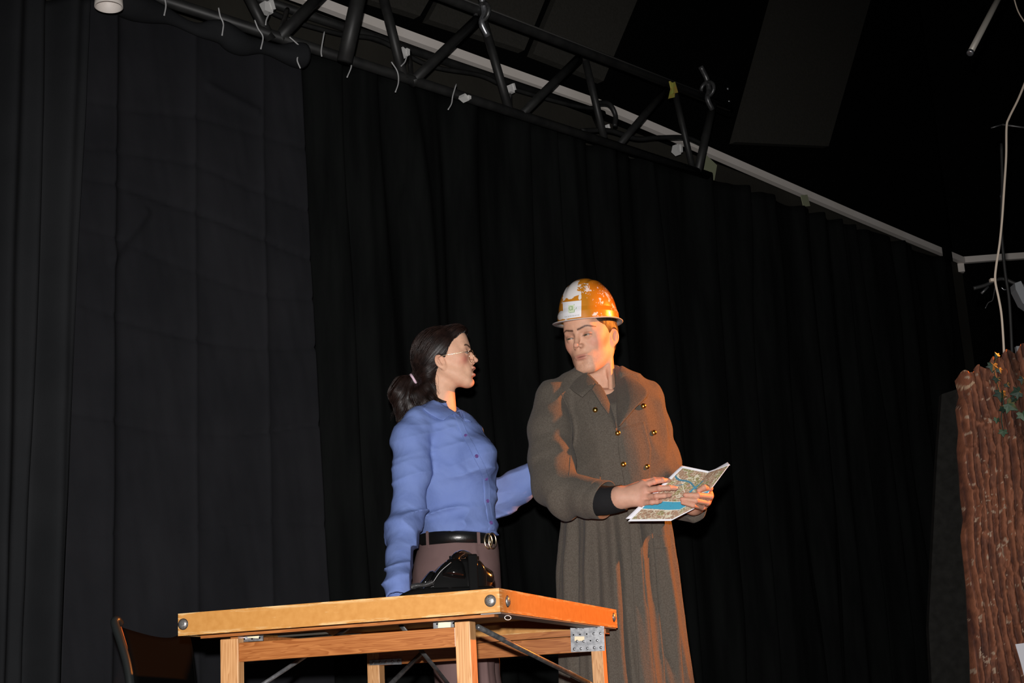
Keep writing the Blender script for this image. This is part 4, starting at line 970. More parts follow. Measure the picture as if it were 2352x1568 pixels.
def coat_base(P):
    d = coatP.sdf(P)
    d = smin(d, sC(P, at(1280, 905, 4.82), at(1350, 880, 4.87), .05, .06), .05); d = smin(d, sC(P, at(1482, 908, 4.94), at(1410, 880, 4.88), .045, .06), .05)
    a = chain(P, armR, .03)
    n = P/np.array([1, 1, 1.]); 
    d = smin(d, a, .028); d = smin(d, chain(P, armL, .03), .028)
    # big soft folds
    ez = P[:, 2]; X = P[:, 0]
    low = np.clip((1.25-ez)/.3, 0, 1)
    th = np.arctan2(P[:, 1]-4.86, X-.30)
    d = d - low*.013*np.sin(th*11+1.2+.8*np.sin(ez*3)) - low*.006*np.sin(th*23+ez*2)
    mid = np.clip((ez-1.1)/.2, 0, 1)
    d = d - mid*.012*(ridge(P*np.array([13, 7, 3.2])+np.array([0, 0, 1])*X[:, None]*5, 3)-.5)
    el = np.exp(-(np.linalg.norm(P-armR[3][0], axis=1)/.13)**2); d = d - el*.014*(ridge(P*np.array([9, 9, 20.])+X[:, None]*np.array([0, 0, -9.]), 6)-.5)
    rt = np.clip((X-.27)/.06, 0, 1); d = d - rt*.018*(ridge(np.stack([X*17+ez*1.5, P[:, 1]*9, ez*2.6], 1), 23)-.5)*np.clip((1.62-ez)/.1, 0, 1)
    d = d - .003*(fbm(P*22, 2, 8)-.5)
    return d
def coat_f(P):
    d = coat_base(P)
    # neck opening and V
    d = smax(d, -sC(P, at(1379, 835, 4.86), at(1385, 915, 4.86), .066, .060), .008)
    d = smax(d, -sC(P, at(1384, 858, 4.78), at(1411, 918, 4.70), .066, .018), .005)
    c = at(1376, 1147, 4.56); ax = armR[-1][0]-armR[-2][0]; ax /= np.linalg.norm(ax); q = P-c
    d = smax(d, np.where(np.linalg.norm(q, axis=1) < .12, q @ ax, -.1), .002)
    c = armL[-1][0]; ax = armL[-1][0]-armL[-2][0]; ax /= np.linalg.norm(ax); q = P-c
    d = smax(d, -(np.maximum(np.linalg.norm(q-(q @ ax)[:, None]*ax, axis=1)-.037, -(q @ ax)-.10)), .003)
    d = smax(d, np.where(np.linalg.norm(q, axis=1) < .09, q @ ax - .010, -.1), .004)
    return d
V, Fc = mesh_sdf(coat_f, (-.02, 4.42, .35), (.72, 5.10, 1.66), .0048)
coat = obj('overcoat', V, Fc, M['wool'], man); CT = bvh(V, Fc)
def coatpatch(name, A, B, off, th=.004, bulge=0, nu=14, nv=26, label=None):
    return obj(name, *patch(CT, A, B, off, th, nu, nv, bulge), M['wool'], man, label=label)
CY = CT
# collar and lapels are free-standing cloth, given in depth too
def ribbon(A, B, th, nu=12, nv=26, bulge=0, n=np.array([0, 1., 0])):
    A = resample(smoothpath(A, 40), nv); B = resample(smoothpath(B, 40), nv); w = np.linspace(0, 1, nu)[:, None, None]
    G = A[None]*(1-w)+B[None]*w; G = G-n*bulge*np.sin(np.pi*w); return slab(G, n, th)
def px3(L): return [at(*p) for p in L]
obj('collar', *ribbon(px3([(1413, 838, 4.93), (1385, 836, 4.955), (1345, 834, 4.945), (1322, 838, 4.90), (1330, 848, 4.85), (1349, 856, 4.795), (1374, 879, 4.755)]), px3([(1440, 868, 4.95), (1390, 878, 5.0), (1325, 868, 4.99), (1297, 868, 4.89), (1302, 883, 4.80), (1318, 899, 4.745), (1338, 912, 4.715)]), .005, bulge=.006), M['wool'], man)
obj('lapel', *ribbon(px3([(1366, 880, 4.745), (1380, 885, 4.735), (1396, 915, 4.715), (1408, 950, 4.695), (1418, 985, 4.680)]), px3([(1358, 893, 4.715), (1366, 906, 4.705), (1380, 928, 4.690), (1399, 955, 4.675), (1416, 992, 4.665)]), .004, bulge=.003), M['wool'], man)
obj('lapel', *ribbon(px3([(1412, 838, 4.93), (1414, 862, 4.84), (1415, 900, 4.755), (1416, 945, 4.700), (1419, 982, 4.672)]), px3([(1428, 846, 4.90), (1462, 872, 4.80), (1489, 903, 4.735), (1458, 938, 4.685), (1424, 978, 4.655)]), .005, bulge=.010), M['wool'], man)
obj('collar', *ribbon(px3([(1413, 838, 4.935), (1424, 845, 4.915), (1450, 862, 4.85), (1478, 885, 4.79)]), px3([(1414, 850, 4.87), (1424, 862, 4.825), (1450, 880, 4.775), (1482, 905, 4.73)]), .004, bulge=.004), M['wool'], man)
coatpatch('front_panel', [(1420, 984), (1420, 1030), (1426, 1070), (1434, 1110), (1440, 1160), (1447, 1230), (1452, 1320), (1458, 1420), (1466, 1520), (1468, 1600)], [(1480, 968), (1496, 1030), (1494, 1070), (1492, 1110), (1494, 1160), (1500, 1230), (1508, 1320), (1516, 1420), (1526, 1520), (1530, 1600)], .004, .007, nv=60)
for A_ in ([(1290, 905), (1306, 940), (1312, 980), (1310, 1040), (1306, 1095)], [(1350, 922), (1362, 965), (1370, 1010), (1376, 1060), (1378, 1105)]):
    obj('seam', *patch(CT, A_, [(x+2.2, y) for x, y in A_], .0012, .002, 3, 40), M['wool'], man)
coatpatch('pocket_flap', [(1488, 1232), (1538, 1228)], [(1490, 1262), (1540, 1256)], .002, .004)
# buttons
for k, (x, y) in enumerate(((1367, 941), (1478, 932), (1419, 994), (1502, 993), (1432, 1066), (1486, 1071))):
    h = hit(CT, x, y, .009); n = h*0+np.array([.15 if x > 1400 else -.1, -1, .1]); n /= np.linalg.norm(n)
    obj('coat_button', *disc(h, n, [(.0080, -.006), (.0090, 0), (.0085, .0025), (.006, .0055), (.003, .0066), (.0005, .0070)], 20), M['gold'], man)
# cuff edge ring
def sleeve_ring(c, ax, r, tr, mt=M['wool']):
    a, b, n = frame(ax); return torus(c, a, b, r, r, tr, 36, 8)
ax = armR[-1][0]-armR[-2][0]; ax /= np.linalg.norm(ax)
ca_, cb_, _ = frame(ax); RG = []; t36 = np.linspace(0, 2*np.pi, 44, endpoint=False)
for (x, y, Y), r, tl in (((1352, 1146, 4.583), .0585, 0), ((1362, 1146.5, 4.573), .0610, 0), ((1378, 1147.5, 4.556), .0605, .5), ((1389, 1148, 4.546), .0598, 1), ((1390, 1148, 4.545), .0580, 1), ((1388, 1148, 4.546), .0555, 1), ((1376, 1147, 4.557), .0535, .3)):
    dv = np.cos(t36)[:, None]*ca_+np.sin(t36)[:, None]*cb_; wob = 1+.02*np.sin(t36*3+1)
    RG.append(at(x, y, Y)+r*wob[:, None]*dv+ax*(dv[:, 2:3]*.012*tl))
RG = np.array(RG); obj('coat_cuff', RG.reshape(-1, 3), [(i*44+k, i*44+(k+1) % 44, (i+1)*44+(k+1) % 44, (i+1)*44+k) for i in range(6) for k in range(44)], M['wool'], man)
def trousersM(P): return legsM(P)-.012
V, Fc = mesh_sdf(lambda P: np.maximum(legsM(P)-.014, P[:, 2]-1.0), (.0, 4.6, .06), (.66, 5.15, 1.02), .012); obj('trousers', V, Fc, mat('dark_trousers', (.02, .02, .022), .9), man)
for sx, sy in ((-.045, .0), (.09, .05)):
    f = at(1410, 1400, 4.88)+[sx, sy, 0]; f = np.array([f[0], f[1], 0])
    def shoe(P, f=f): return np.maximum(smin(sC(P, f+[.01, .05, .05], f+[.05, -.16, .035], .045, .038), sC(P, f+[0, .02, .06], f+[0, .02, .15], .05, .048), .03), .0-P[:, 2])
    V, Fc = mesh_sdf(shoe, f-[.12, .26, .01], f+[.16, .14, .17], .006); obj('shoe', V, Fc, M['shoe'], man)

# hard hat
hh = thing('hard_hat', 'scuffed gold hard hat with flaking paint and a white sticker on its side', 'helmet', tuple(HC_M+HR_M @ np.array([0, 0, .05])))
HT = np.array(Matrix.Rotation(math.radians(5), 3, 'Y')) @ HR_M @ np.array(Matrix.Rotation(math.radians(-3), 3, 'X'))
hc = at(1352, 741, YA)+np.array([0, .0, 0])
nt_, nr_ = 460, 170
prof = []
for i in range(nr_+1):
    t_ = i/nr_; prof.append((math.sin(t_*math.pi/2)**.92, math.cos(t_*math.pi/2)**.80))
th = np.linspace(0, 2*np.pi, nt_, endpoint=False); V = []; LV_ = []
for i, (r, h) in enumerate(prof):
    rx, ry = .0955, .115; bot = 1-h
    flare = .004*np.clip((bot-.72)/.1, 0, 1)
    x = (rx*r+flare*(r > .5))*np.cos(th); y = (ry*r+flare*(r > .5))*np.sin(th); z = .145*h*np.ones(nt_)
    rg = np.exp(-(x/.030)**4)*.006*np.clip(h*2-.3, 0, 1)+.004*np.exp(-((np.abs(x)-.042)/.008)**2)*np.clip(h*2-.6, 0, 1)
    z = z+rg; LV_.append(np.stack([x, y, z], -1))
LV_ = np.array(LV_); Lh = LV_.reshape(-1, 3); V = hc+Lh @ HT.T
Fs = [(i*nt_+k, (i+1)*nt_+k, (i+1)*nt_+(k+1) % nt_, i*nt_+(k+1) % nt_) for i in range(nr_) for k in range(nt_)]
pxp = lambda V: (1176+FPX*((V-C_) @ R_)/((V-C_) @ F_), 784-FPX*((V-C_) @ V_)/((V-C_) @ F_))
# paint: gold with flaked white areas
gold = np.array([.52, .19, .012]); wht = np.array([.72, .68, .66]); nz1 = fbm(Lh*34, 4, 21); nz2 = fbm(Lh*95, 3, 33); nz3 = fbm(Lh*260, 2, 5)
hx = Lh[:, 0]; hy_ = Lh[:, 1]; hz = Lh[:, 2]
fm = lambda c, r: (((Lh-np.array(c))/np.array(r))**2).sum(1)
front = (fm((-.012, -.088, .105), (.042, .05, .034))+1.5*(nz1-.5)*2 < 1.0) | (fm((.012, -.105, .088), (.034, .04, .012))+2.2*(nz1-.5) < 1.0) | (fm((.030, -.10, .072), (.006, .04, .016))+2.0*(nz1-.5) < .9)
low = (fm((-.045, -.10, .02), (.03, .05, .016))+2.5*(nz1-.5) < .8)
side = (hy_ > -.09) & (hx > 0)
sp = (nz2 > .645) & (nz1 > .44) & side & (hz < .125)
sp2 = (nz3 > .71) & (nz1 > .46) & side & (hz < .12)
white = front | low | sp | sp2 | ((nz2 > .72) & (hx < 0))
colr = np.where(white[:, None], wht, gold*(.92+.16*nz1[:, None]))
obj('shell', V, Fs, M['helmetm'], hh, col=colr)
# brim: ring with visor at the front
Bi, Bo = [], []
kk = np.linspace(0, 2*np.pi, 160, endpoint=False); rows = []
fw = np.clip(-np.sin(kk), 0, 1)**2
for (s_, dz_) in ((-.004, .003), (.006, .001), (.013, -.002), (.0150, -.0035), (.013, -.005), (.004, -.003), (-.006, -.001)):
    e = np.maximum(s_, 0); rx = .097+s_; ry = .117+s_
    yy = (ry+e*fw*3.0)*np.sin(kk); rows.append(np.stack([rx*np.cos(kk), yy, dz_-.004*fw*(e/.0155)+.010*np.clip(np.sin(kk), 0, 1)*0+.004*np.cos(2*kk)], -1))
rows = np.array(rows); V = hc+rows.reshape(-1, 3) @ HT.T; Fs = [(i*160+k, ((i+1) % 7)*160+k, ((i+1) % 7)*160+(k+1) % 160, i*160+(k+1) % 160) for i in range(7) for k in range(160)]
obj('brim', V, Fs, mat('brim_white', (.55, .52, .50), .35, spec=.5), hh)
# inner harness
hb = np.stack([.088*np.cos(kk), .008+.104*np.sin(kk), .012+0*kk], -1); hb2 = hb*[.99, .99, 1]+[0, 0, .03]
V = hc+np.concatenate([hb, hb2]) @ HT.T; o = obj('headband', V, [(k, (k+1) % 160, 160+(k+1) % 160, 160+k) for k in range(160)], mat('headband', (.12, .12, .13), .5), hh)
# sticker with logo
SHV = hc+Lh @ HT.T; ST = bvh(SHV, [(i*nt_+k, (i+1)*nt_+k, (i+1)*nt_+(k+1) % nt_, i*nt_+(k+1) % nt_) for i in range(nr_) for k in range(nt_)])
q4 = [(1292.5, 694), (1335.5, 689.5), (1335, 727), (1294, 733)]       # corners as seen
def sq(u_, v_): 
    a = np.array(q4[0])*(1-u_)+np.array(q4[1])*u_; b = np.array(q4[3])*(1-u_)+np.array(q4[2])*u_; return a*(1-v_)+b*v_
def surf(u_, v_, off=.0012): 
    x, y = sq(u_, v_); h = hit(ST, x, y, off); return at(x, y, HC_M[1]-.12) if h is None else h
G = [[surf(u_, v_) for v_ in np.linspace(0, 1, 16)] for u_ in np.linspace(0, 1, 18)]
stk = obj('sticker', *slab(np.array(G), np.array([0, 1., 0]), .0008), mat('sticker_white', (.72, .72, .74), .4), hh, smooth=False, label='white square sticker with a green letter')
inkg = mat('ink_green', (.20, .33, .12), .6); inkk = mat('ink_grey', (.25, .25, .25), .6); bgg = mat('ink_pale', (.60, .68, .50), .6)
def stroke(pts, w, mt, nm, off=.0022):
    P = np.array(pts); Q = resample(P, max(2, 6*(len(P)-1)) if len(P) > 2 else 8); T = np.gradient(Q, axis=0); T /= np.linalg.norm(T, axis=1)[:, None]+1e-9; Nn = np.stack([-T[:, 1], T[:, 0]], 1)
    rows = [[surf(*(q+n_*w*s_), off) for q, n_ in zip(Q, Nn)] for s_ in (-1, 1)]; return slab(np.array(rows), np.array([0, 1., 0]), .0003)
obj('logo_field', *slab(np.array([[surf(u_, v_, .0018) for v_ in np.linspace(.22, .66, 6)] for u_ in np.linspace(.28, .62, 6)]), np.array([0, 1., 0]), .0003), bgg, stk, smooth=False)
ang = np.linspace(.2, 2*np.pi-.2, 16); ring = [(.42+.085*math.cos(a), .40+.115*math.sin(a)) for a in ang]
lg = [stroke(ring, .014, inkg, 'l'), stroke([(.505, .28), (.505, .53)], .014, inkg, 'l'), stroke([(.34, .66), (.62, .66), (.62, .50)], .014, inkg, 'l'), stroke([(.61, .18), (.61, .26)], .012, inkg, 'l'), stroke([(.66, .50), (.72, .48), (.72, .38)], .012, inkg, 'l')]
obj('logo', *merge(lg), inkg, stk, smooth=False)
GL = {'H': [[(0, 0), (0, 1)], [(1, 0), (1, 1)], [(0, .5), (1, .5)]], 'A': [[(0, 1), (.5, 0), (1, 1)], [(.2, .62), (.8, .62)]], 'G': [[(1, .1), (.3, 0), (0, .5), (.3, 1), (1, .9), (1, .5), (.6, .5)]], 'E': [[(1, 0), (0, 0), (0, 1), (1, 1)], [(0, .5), (.8, .5)]],
      'N': [[(0, 1), (0, 0), (1, 1), (1, 0)]], 'T': [[(0, 0), (1, 0)], [(.5, 0), (.5, 1)]], 'R': [[(0, 1), (0, 0), (.9, .1), (.9, .45), (0, .5), (1, 1)]], 'K': [[(0, 0), (0, 1)], [(1, 0), (0, .5), (1, 1)]], 'M': [[(0, 1), (0, 0), (.5, .6), (1, 0), (1, 1)]], 'U': [[(0, 0), (0, .8), (.5, 1), (1, .8), (1, 0)]], 'S': [[(1, 0), (0, .15), (.1, .5), (.9, .5), (1, .9), (0, 1)]], 'B': [[(0, 0), (0, 1), (.9, .9), (.8, .5), (0, .5), (.8, .45), (.8, 0), (0, 0)]]}
lg = []
for i, chh in enumerate('HAGEMTRAKHE'):
    for st in GL[chh]: lg.append(stroke([(.085+i*.077+x*.048, .835+y*.085) for x, y in st], .0055, inkk, 't'))
obj('lettering', *merge(lg), inkk, stk, smooth=False)

# folded map
fm_ = thing('folded_map', 'folded paper street map held open in both hands', 'map', tuple(at(1550, 1130, 4.46)))
def mapgrid(c, n1, n2, sag=0):
    tl, tr_, br_, bl = [at(*q) for q in c]; u_ = np.linspace(0, 1, n1)[:, None, None]; v_ = np.linspace(0, 1, n2)[None, :, None]
    return (tl*(1-u_)+tr_*u_)*(1-v_)+(bl*(1-u_)+br_*u_)*v_+np.array([0, 1., .2])*sag*np.sin(np.pi*u_)*np.sin(np.pi*v_)
n1, n2 = 150, 260
G1 = mapgrid([(1570, 1070, 4.500), (1629, 1082, 4.478), (1541, 1196, 4.452), (1442, 1197, 4.448)], n1, n2, .004)
G2 = mapgrid([(1629, 1082, 4.478), (1675, 1066, 4.425), (1600, 1165, 4.46), (1541, 1196, 4.452)], 90, n2, .003)
def mapcol(G, u0, uw):
    a, b = G.shape[:2]; U, Vv = np.meshgrid(np.linspace(0, 1, a)*uw+u0, np.linspace(0, 1, b), indexing='ij'); x = U.ravel()*1.0; y = Vv.ravel()*1.9; q_ = np.stack([x*7, y*7, x*0], 1); wx = x+.07*(fbm(q_, 3, 71)-.5); wy = y+.07*(fbm(q_, 3, 72)-.5)
    rs = np.random.RandomState(5); S_ = rs.rand(420, 2)*[2.0, 1.9]; D = np.abs(wx[:, None]-S_[:, 0])**1.3+np.abs(wy[:, None]-S_[:, 1])**1.3; o = np.argsort(D, 1)[:, :2]; r_ = np.arange(len(x))
    e = D[r_, o[:, 1]]-D[r_, o[:, 0]]; cid = o[:, 0]
    pal = np.array([(.36, .22, .14), (.42, .27, .17), (.45, .33, .20), (.38, .36, .16), (.50, .42, .26), (.34, .20, .14), (.30, .36, .16)]); col = pal[(cid*7) % 7]*.85
    col = col*(.82+.3*vnoise(np.stack([x*60, y*60, x*0], 1), 2)[:, None]); col = col*(.8+.4*vnoise(np.stack([x*22, y*22, x*0], 1), 77)[:, None]); col[e < .0055] = (.52, .48, .36); grn = fbm(np.stack([x*5, y*5, x*0], 1), 2, 79) > .60; col[grn & (e >= .0055)] *= np.array([.75, 1.05, .7])
    mj = np.abs(y-.35-.55*x+.1*np.sin(x*5)) < .012; col[mj] = (.66, .60, .50)
    river = (np.abs(y-(.30+.34*x+.05*np.sin(x*7))) < .028) & (x > .05) & (x < 1.2); col[river] = (.05, .17, .24)
    river2 = (np.abs(x-1.02-.1*np.sin(y*6)) < .035) & (y > .4) & (y < .9); col[river2] = (.05, .22, .32)
    riv3 = (np.abs(y-(.72-.20*x+.03*np.sin(x*9))) < .016) & (x < .55); col[riv3] = (.07, .20, .24)
    yb = 1.17+.04*np.sin(x*3); band = (y > yb) & (y < yb+.30-.03*np.sin(x*4)); col[band] = (.035, .27, .40)
    ed = ((y > yb-.018) & (y <= yb)) | ((y > yb+.29) & (y < yb+.315)); col[ed] = (.6, .58, .5)
    col[(vnoise(np.stack([x*70, y*90, x*0], 1), 6) > .93)] = (.05, .04, .04)
    bd = (Vv.ravel() < .035) | (Vv.ravel() > .965) | (x < .035); col[bd] = (.72, .72, .76)
    return col
for nm, G, u0, uw in (('map_panel', G1, 0, 1.0), ('map_panel', G2, 1.0, .8)):
    V, Fc = grid(G); obj(nm, V, Fc, M['paper'], fm_, col=mapcol(G, u0, uw)).modifiers.new('s', 'SOLIDIFY').thickness = .0008
wp = mat('map_back_white', (.74, .74, .80), .7)
for c, sg in (([(1566, 1069, 4.507), (1632, 1083, 4.486), (1543, 1194, 4.462), (1437, 1191, 4.458)], .008), ([(1558, 1076, 4.515), (1620, 1086, 4.494), (1530, 1190, 4.472), (1450, 1180, 4.470)], .01)):
    V, Fc = grid(mapgrid(c, 12, 20, sg)); obj('back_sheet', V, Fc, wp, fm_).modifiers.new('s', 'SOLIDIFY').thickness = .0008
G = mapgrid([(1631, 1083, 4.486), (1671, 1061, 4.440), (1677, 1068, 4.420), (1629, 1082, 4.478)], 14, 5); obj('folded_edge', *slab(G, np.array([0, 1., 0]), .0015), wp, fm_)
V, Fc = grid(mapgrid([(1632, 1083, 4.49), (1676, 1067, 4.437), (1604, 1163, 4.47), (1543, 1194, 4.462)], 12, 20, .004)); obj('back_sheet', V, Fc, wp, fm_).modifiers.new('s', 'SOLIDIFY').thickness = .0008

# ==================================================================  THE WOMAN
wom = thing('person', 'person in a blue shirt and mauve trousers with a ponytail and glasses', 'person', tuple(at(1045, 1400, YB)*[1, 1, 0]))
HC_W = at(1023, 822, YB); HR_W = rotm(86, -6, 0)
nbw = at(1018, 960, 4.96)
def wom_head(P):
    L = (P-HC_W) @ HR_W; d = head_sdf(L, True, True, lid=.0055, earz=-.030)
    nt_ = HC_W+HR_W @ np.array([0, .024, -.045])
    d = smin(d, sC(P, nt_, nbw, .044, .047), .018); return d
V, Fc = mesh_sdf(wom_head, HC_W-[.15, .13, .25], HC_W+[.15, .13, .13], .0019)
parts = [(V, Fc, face_color((V-HC_W) @ HR_W, SK_F, True))]
def gen_hand(w, d, n, s, mirror=1, curl=(.15, .25, .2), sc=.92):
    """relaxed hand: wrist w, finger direction d, back normal n, thumb side s"""
    d, n, s = [np.array(q, float)/np.linalg.norm(q) for q in (d, n, s)]
    palm, fs = [], []
    for k, (o, L, r) in enumerate(((.030, .075, .0092), (.010, .083, .0095), (-.010, .077, .0092), (-.029, .062, .0080))):
        b = w+sc*(d*(.092-.006*abs(k-1))+s*o); palm.append((b, .0125*sc)); f = [(b, r*sc)]; a = .1; p = b
        for j, fr in enumerate((.46, .30, .24)):
            a += curl[j]; p = p+sc*L*fr*(d*math.cos(a)-n*math.sin(a)+s*(.05*(1.2-k)/1.2)); f.append((p, (r-.0009*(j+1))*sc))
        fs.append(f)
    tb = w+sc*(d*.028+s*.020); t1 = tb+sc*(d*.030+s*.022-n*.006); t2 = t1+sc*(d*.030+s*.010-n*.006); t3 = t2+sc*(d*.022+s*.002)
    fs.append([(tb, .013*sc), (t1, .0108*sc), (t2, .0095*sc), (t3, .008*sc)])
    return (w, .022*sc), palm, fs
def add_gen(w, d, n, s, base):
    wr_, pl_, fs_ = gen_hand(w, d, n, s); pts = [wr_[0]]+[p for p, r in pl_]+[p for f in fs_ for p, r in f]; back = np.array(w)-.06*np.array(d)/np.linalg.norm(d)
    V, Fc = mesh_sdf(lambda P: smin(hand_sdf(P, wr_, pl_, fs_), sC(P, w, back, .021, .024), .015), *bounds(pts+[back], .035), .003); parts.append((V, Fc, hand_col(V, fs_, base)))
wt = at(912, 1362, 4.50); wt = np.array([wt[0]-.01, 4.50, ZT+.030])
add_gen(wt, (.25, -.95, -.04), (0, 0, 1), (-.95, -.25, 0), SK_F)
wl2 = at(1262, 1085, 5.10)
add_gen(wl2, (.95, .05, .25), (0, .95, 0), (-.2, 0, 1), SK_F)
torw = Prof([(960, 985, 1050, .07, 4.96), (1000, 960, 1080, .10, 4.96), (1100, 960, 1100, .11, 4.96), (1220, 975, 1125, .11, 4.96), (1400, 965, 1130, .12, 4.96)])
def legsW(P, g=0):
    d = torw.sdf(P)
    for sx, sy, x in ((-.0, -.085, 1045), (.0, .085, 1060)):
        hp_ = at(x, 1400, 4.96)+[0, sy, 0]; kn = np.array([hp_[0]+.005, hp_[1], .50]); an = np.array([hp_[0]+.0, hp_[1], .08])
        d = smin(d, sC(P, hp_, kn, .09, .058), .03); d = smin(d, sC(P, kn, an, .058, .036), .02)
    return d
V, Fc = mesh_sdf(legsW, (-.45, 4.68, .05), (.0, 5.25, 1.5), .012); parts.append((V, Fc, np.tile(SK_F, (len(V), 1))))
V, Fc = merge([(p[0], p[1]) for p in parts]); obj('body', V, Fc, M['skin'], wom, col=np.concatenate([p[2] for p in parts]))
eyeballs(wom, HC_W, HR_W, .93, (-.1, -1, .12), (.06, .035, .02))
# hair, pulled back
def hairW(P):
    L = (P-HC_W) @ HR_W; S = np.stack([np.abs(L[:, 0]), L[:, 1], L[:, 2]], 1)
    d = sE(S, (0, .018, .032), (.079, .095, .083))
    d = smin(d, sE(S, (0, .060, -.010), (.060, .052, .062)), .04)
    d = smin(d, sE(S, (0, -.050, .070), (.056, .046, .041)), .02)
    yl = np.interp(S[:, 2], [-.08, -.045, -.022, -.010, .005, .018, .044, .086, .10], [.040, .022, -.002, -.012, -.022, -.024, -.041, -.095, -.13])
    d = smax(d, yl-S[:, 1], .005)
    d = smax(d, -sE(S, (.078, .012, -.030), (.020, .021, .028)), .004)
    d = smax(d, -(S[:, 2]+.070), .01)
    # ponytail
    a = np.array([[*at(948, 878, YB)], [*at(925, 892, YB)]])
    pt = chain(P, chainpx([(972, 858, YB, .038), (951, 872, YB, .019)]), .02); d = smin(d, pt, .014)
    tl = chain(P, chainpx([(949, 874, YB, .017), (925, 885, YB, .030), (918, 905, YB, .036), (922, 938, YB, .022), (914, 966, YB, .006)]), .02)
    tl2 = chain(P, chainpx([(949, 880, YB, .014), (958, 908, YB-.01, .026), (975, 925, YB-.02, .022), (958, 948, YB-.01, .010)]), .02)
    tl3 = chain(P, chainpx([(985, 860, YB-.02, .030), (982, 895, YB-.03, .026), (992, 912, YB-.052, .012), (1006, 922, YB-.068, .0045), (1024, 922, YB-.068, .0018)]), .02)
    tl4 = chain(P, chainpx([(940, 920, YB+.0, .024), (948, 948, YB, .012), (940, 960, YB, .004)]), .02)
    d = smin(smin(smin(smin(d, tl, .012), tl2, .012), tl3, .018), tl4, .012)
    # strands combed towards the ponytail
    Q = P-at(950, 876, YB); an = np.arctan2(Q[:, 2], Q[:, 0]); rr = np.linalg.norm(Q, axis=1)
    st = vnoise(np.stack([an*40, Q[:, 1]*150, rr*9], 1), 7)+.5*vnoise(np.stack([an*110, Q[:, 1]*330, rr*14], 1), 9)
    return d-.0007*(st-.75)*np.clip(rr/.03, .1, 1)
V, Fc = mesh_sdf(hairW, HC_W-[.27, .13, .26], HC_W+[.10, .13, .13], .0021); hw = obj('hair', V, Fc, M['hair_f'], wom)
HB = bvh(V, Fc); Tie = at(950, 874, YB); sv = []
for k in rng.choice(len(V), 1500, replace=False):
    p = V[k]; pts = []; tail = p[0] < at(952, 880, YB)[0] or p[2] < Tie[2]-.012; wig = rng.randn()*.1; off = .0004+.0010*rng.rand()
    for st_ in range(11):
        h = HB.find_nearest(Vector(p)); q = np.array(h[0]); n_ = np.array(h[1]); pts.append(q+n_*(off-.0008*(st_ in (0, 10))))
        dv = (np.array([q[0]-Tie[0], (q[1]-Tie[1])*.5, -.06+.35*(q[2]-Tie[2])]) if tail else Tie-q)+np.array([0, 0, wig*.01])
        if np.linalg.norm(Tie-q) < .012 and not tail: break
        dv = dv-n_*(dv @ n_); dv /= np.linalg.norm(dv)+1e-9; p = q+dv*.0065
    if len(pts) > 3: sv.append(tube(pts, .0005+.0005*rng.rand(), 3, caps=False))
o = obj('hair_strands', *merge(sv), M['hair_s'], wom); o['kind'] = 'stuff'
a, b = at(944, 862, YB), at(957, 883, YB); c = (a+b)/2; axd = (b-a)/np.linalg.norm(b-a); nn = np.array([0, 1., 0])
V, Fc = torus(c, axd, nn, .0205, .026, .0045, 30, 8); V = V+(.0016*(vnoise(V*300, 3)-.5))[:, None]; obj('hair_band', V, Fc, M['scrunchie'], wom)
# stray hairs
hs_ = []
for k in range(38):
    if k < 30: p0 = at(906+rng.rand()*30, 880+rng.rand()*30, YB-.02); p1 = at(895+rng.rand()*40, 950+rng.rand()*30, YB-.02)
    else:
        p0 = at(992+rng.rand()*10, 850+rng.rand()*30, YB-.05); p1 = at(1000+rng.rand()*14, 885+rng.rand()*25, YB-.055)
    mdp = (p0+p1)/2+rng.randn(3)*.006; hs_.append(tube(smoothpath([p0, mdp, p1], 8), .0003, 3, caps=False))
o = obj('stray_hair', *merge(hs_), M['hair_f'], wom); o['kind'] = 'stuff'
# shirt
shP = Prof([(942, 980, 1050, .055, 4.96), (950, 962, 1068, .085, 4.95), (962, 938, 1086, .12, 4.95), (985, 930, 1104, .145, 4.95), (1015, 928, 1122, .150, 4.95), (1050, 930, 1138, .150, 4.95), (1085, 935, 1142, .150, 4.95), (1125, 945, 1138, .14, 4.95), (1165, 955, 1137, .13, 4.95), (1205, 962, 1140, .13, 4.95), (1218, 966, 1140, .130, 4.95), (1231, 967, 1140, .131, 4.95)])
aR = chainpx([(958, 975, 4.83, .050), (944, 1010, 4.81, .058), (946, 1090, 4.78, .054), (938, 1165, 4.75, .052), (928, 1220, 4.70, .050), (920, 1280, 4.62, .0425), (916, 1340, 4.53, .036), (914, 1372, 4.50, .034)])
aL = chainpx([(1058, 985, 5.06, .045), (1085, 1060, 5.12, .050), (1118, 1150, 5.16, .055), (1150, 1142, 5.15, .054), (1192, 1113, 5.13, .050), (1240, 1082, 5.11, .042)])
def wr_noise(P, Sc, sd): return ridge(P*np.array(Sc), sd)
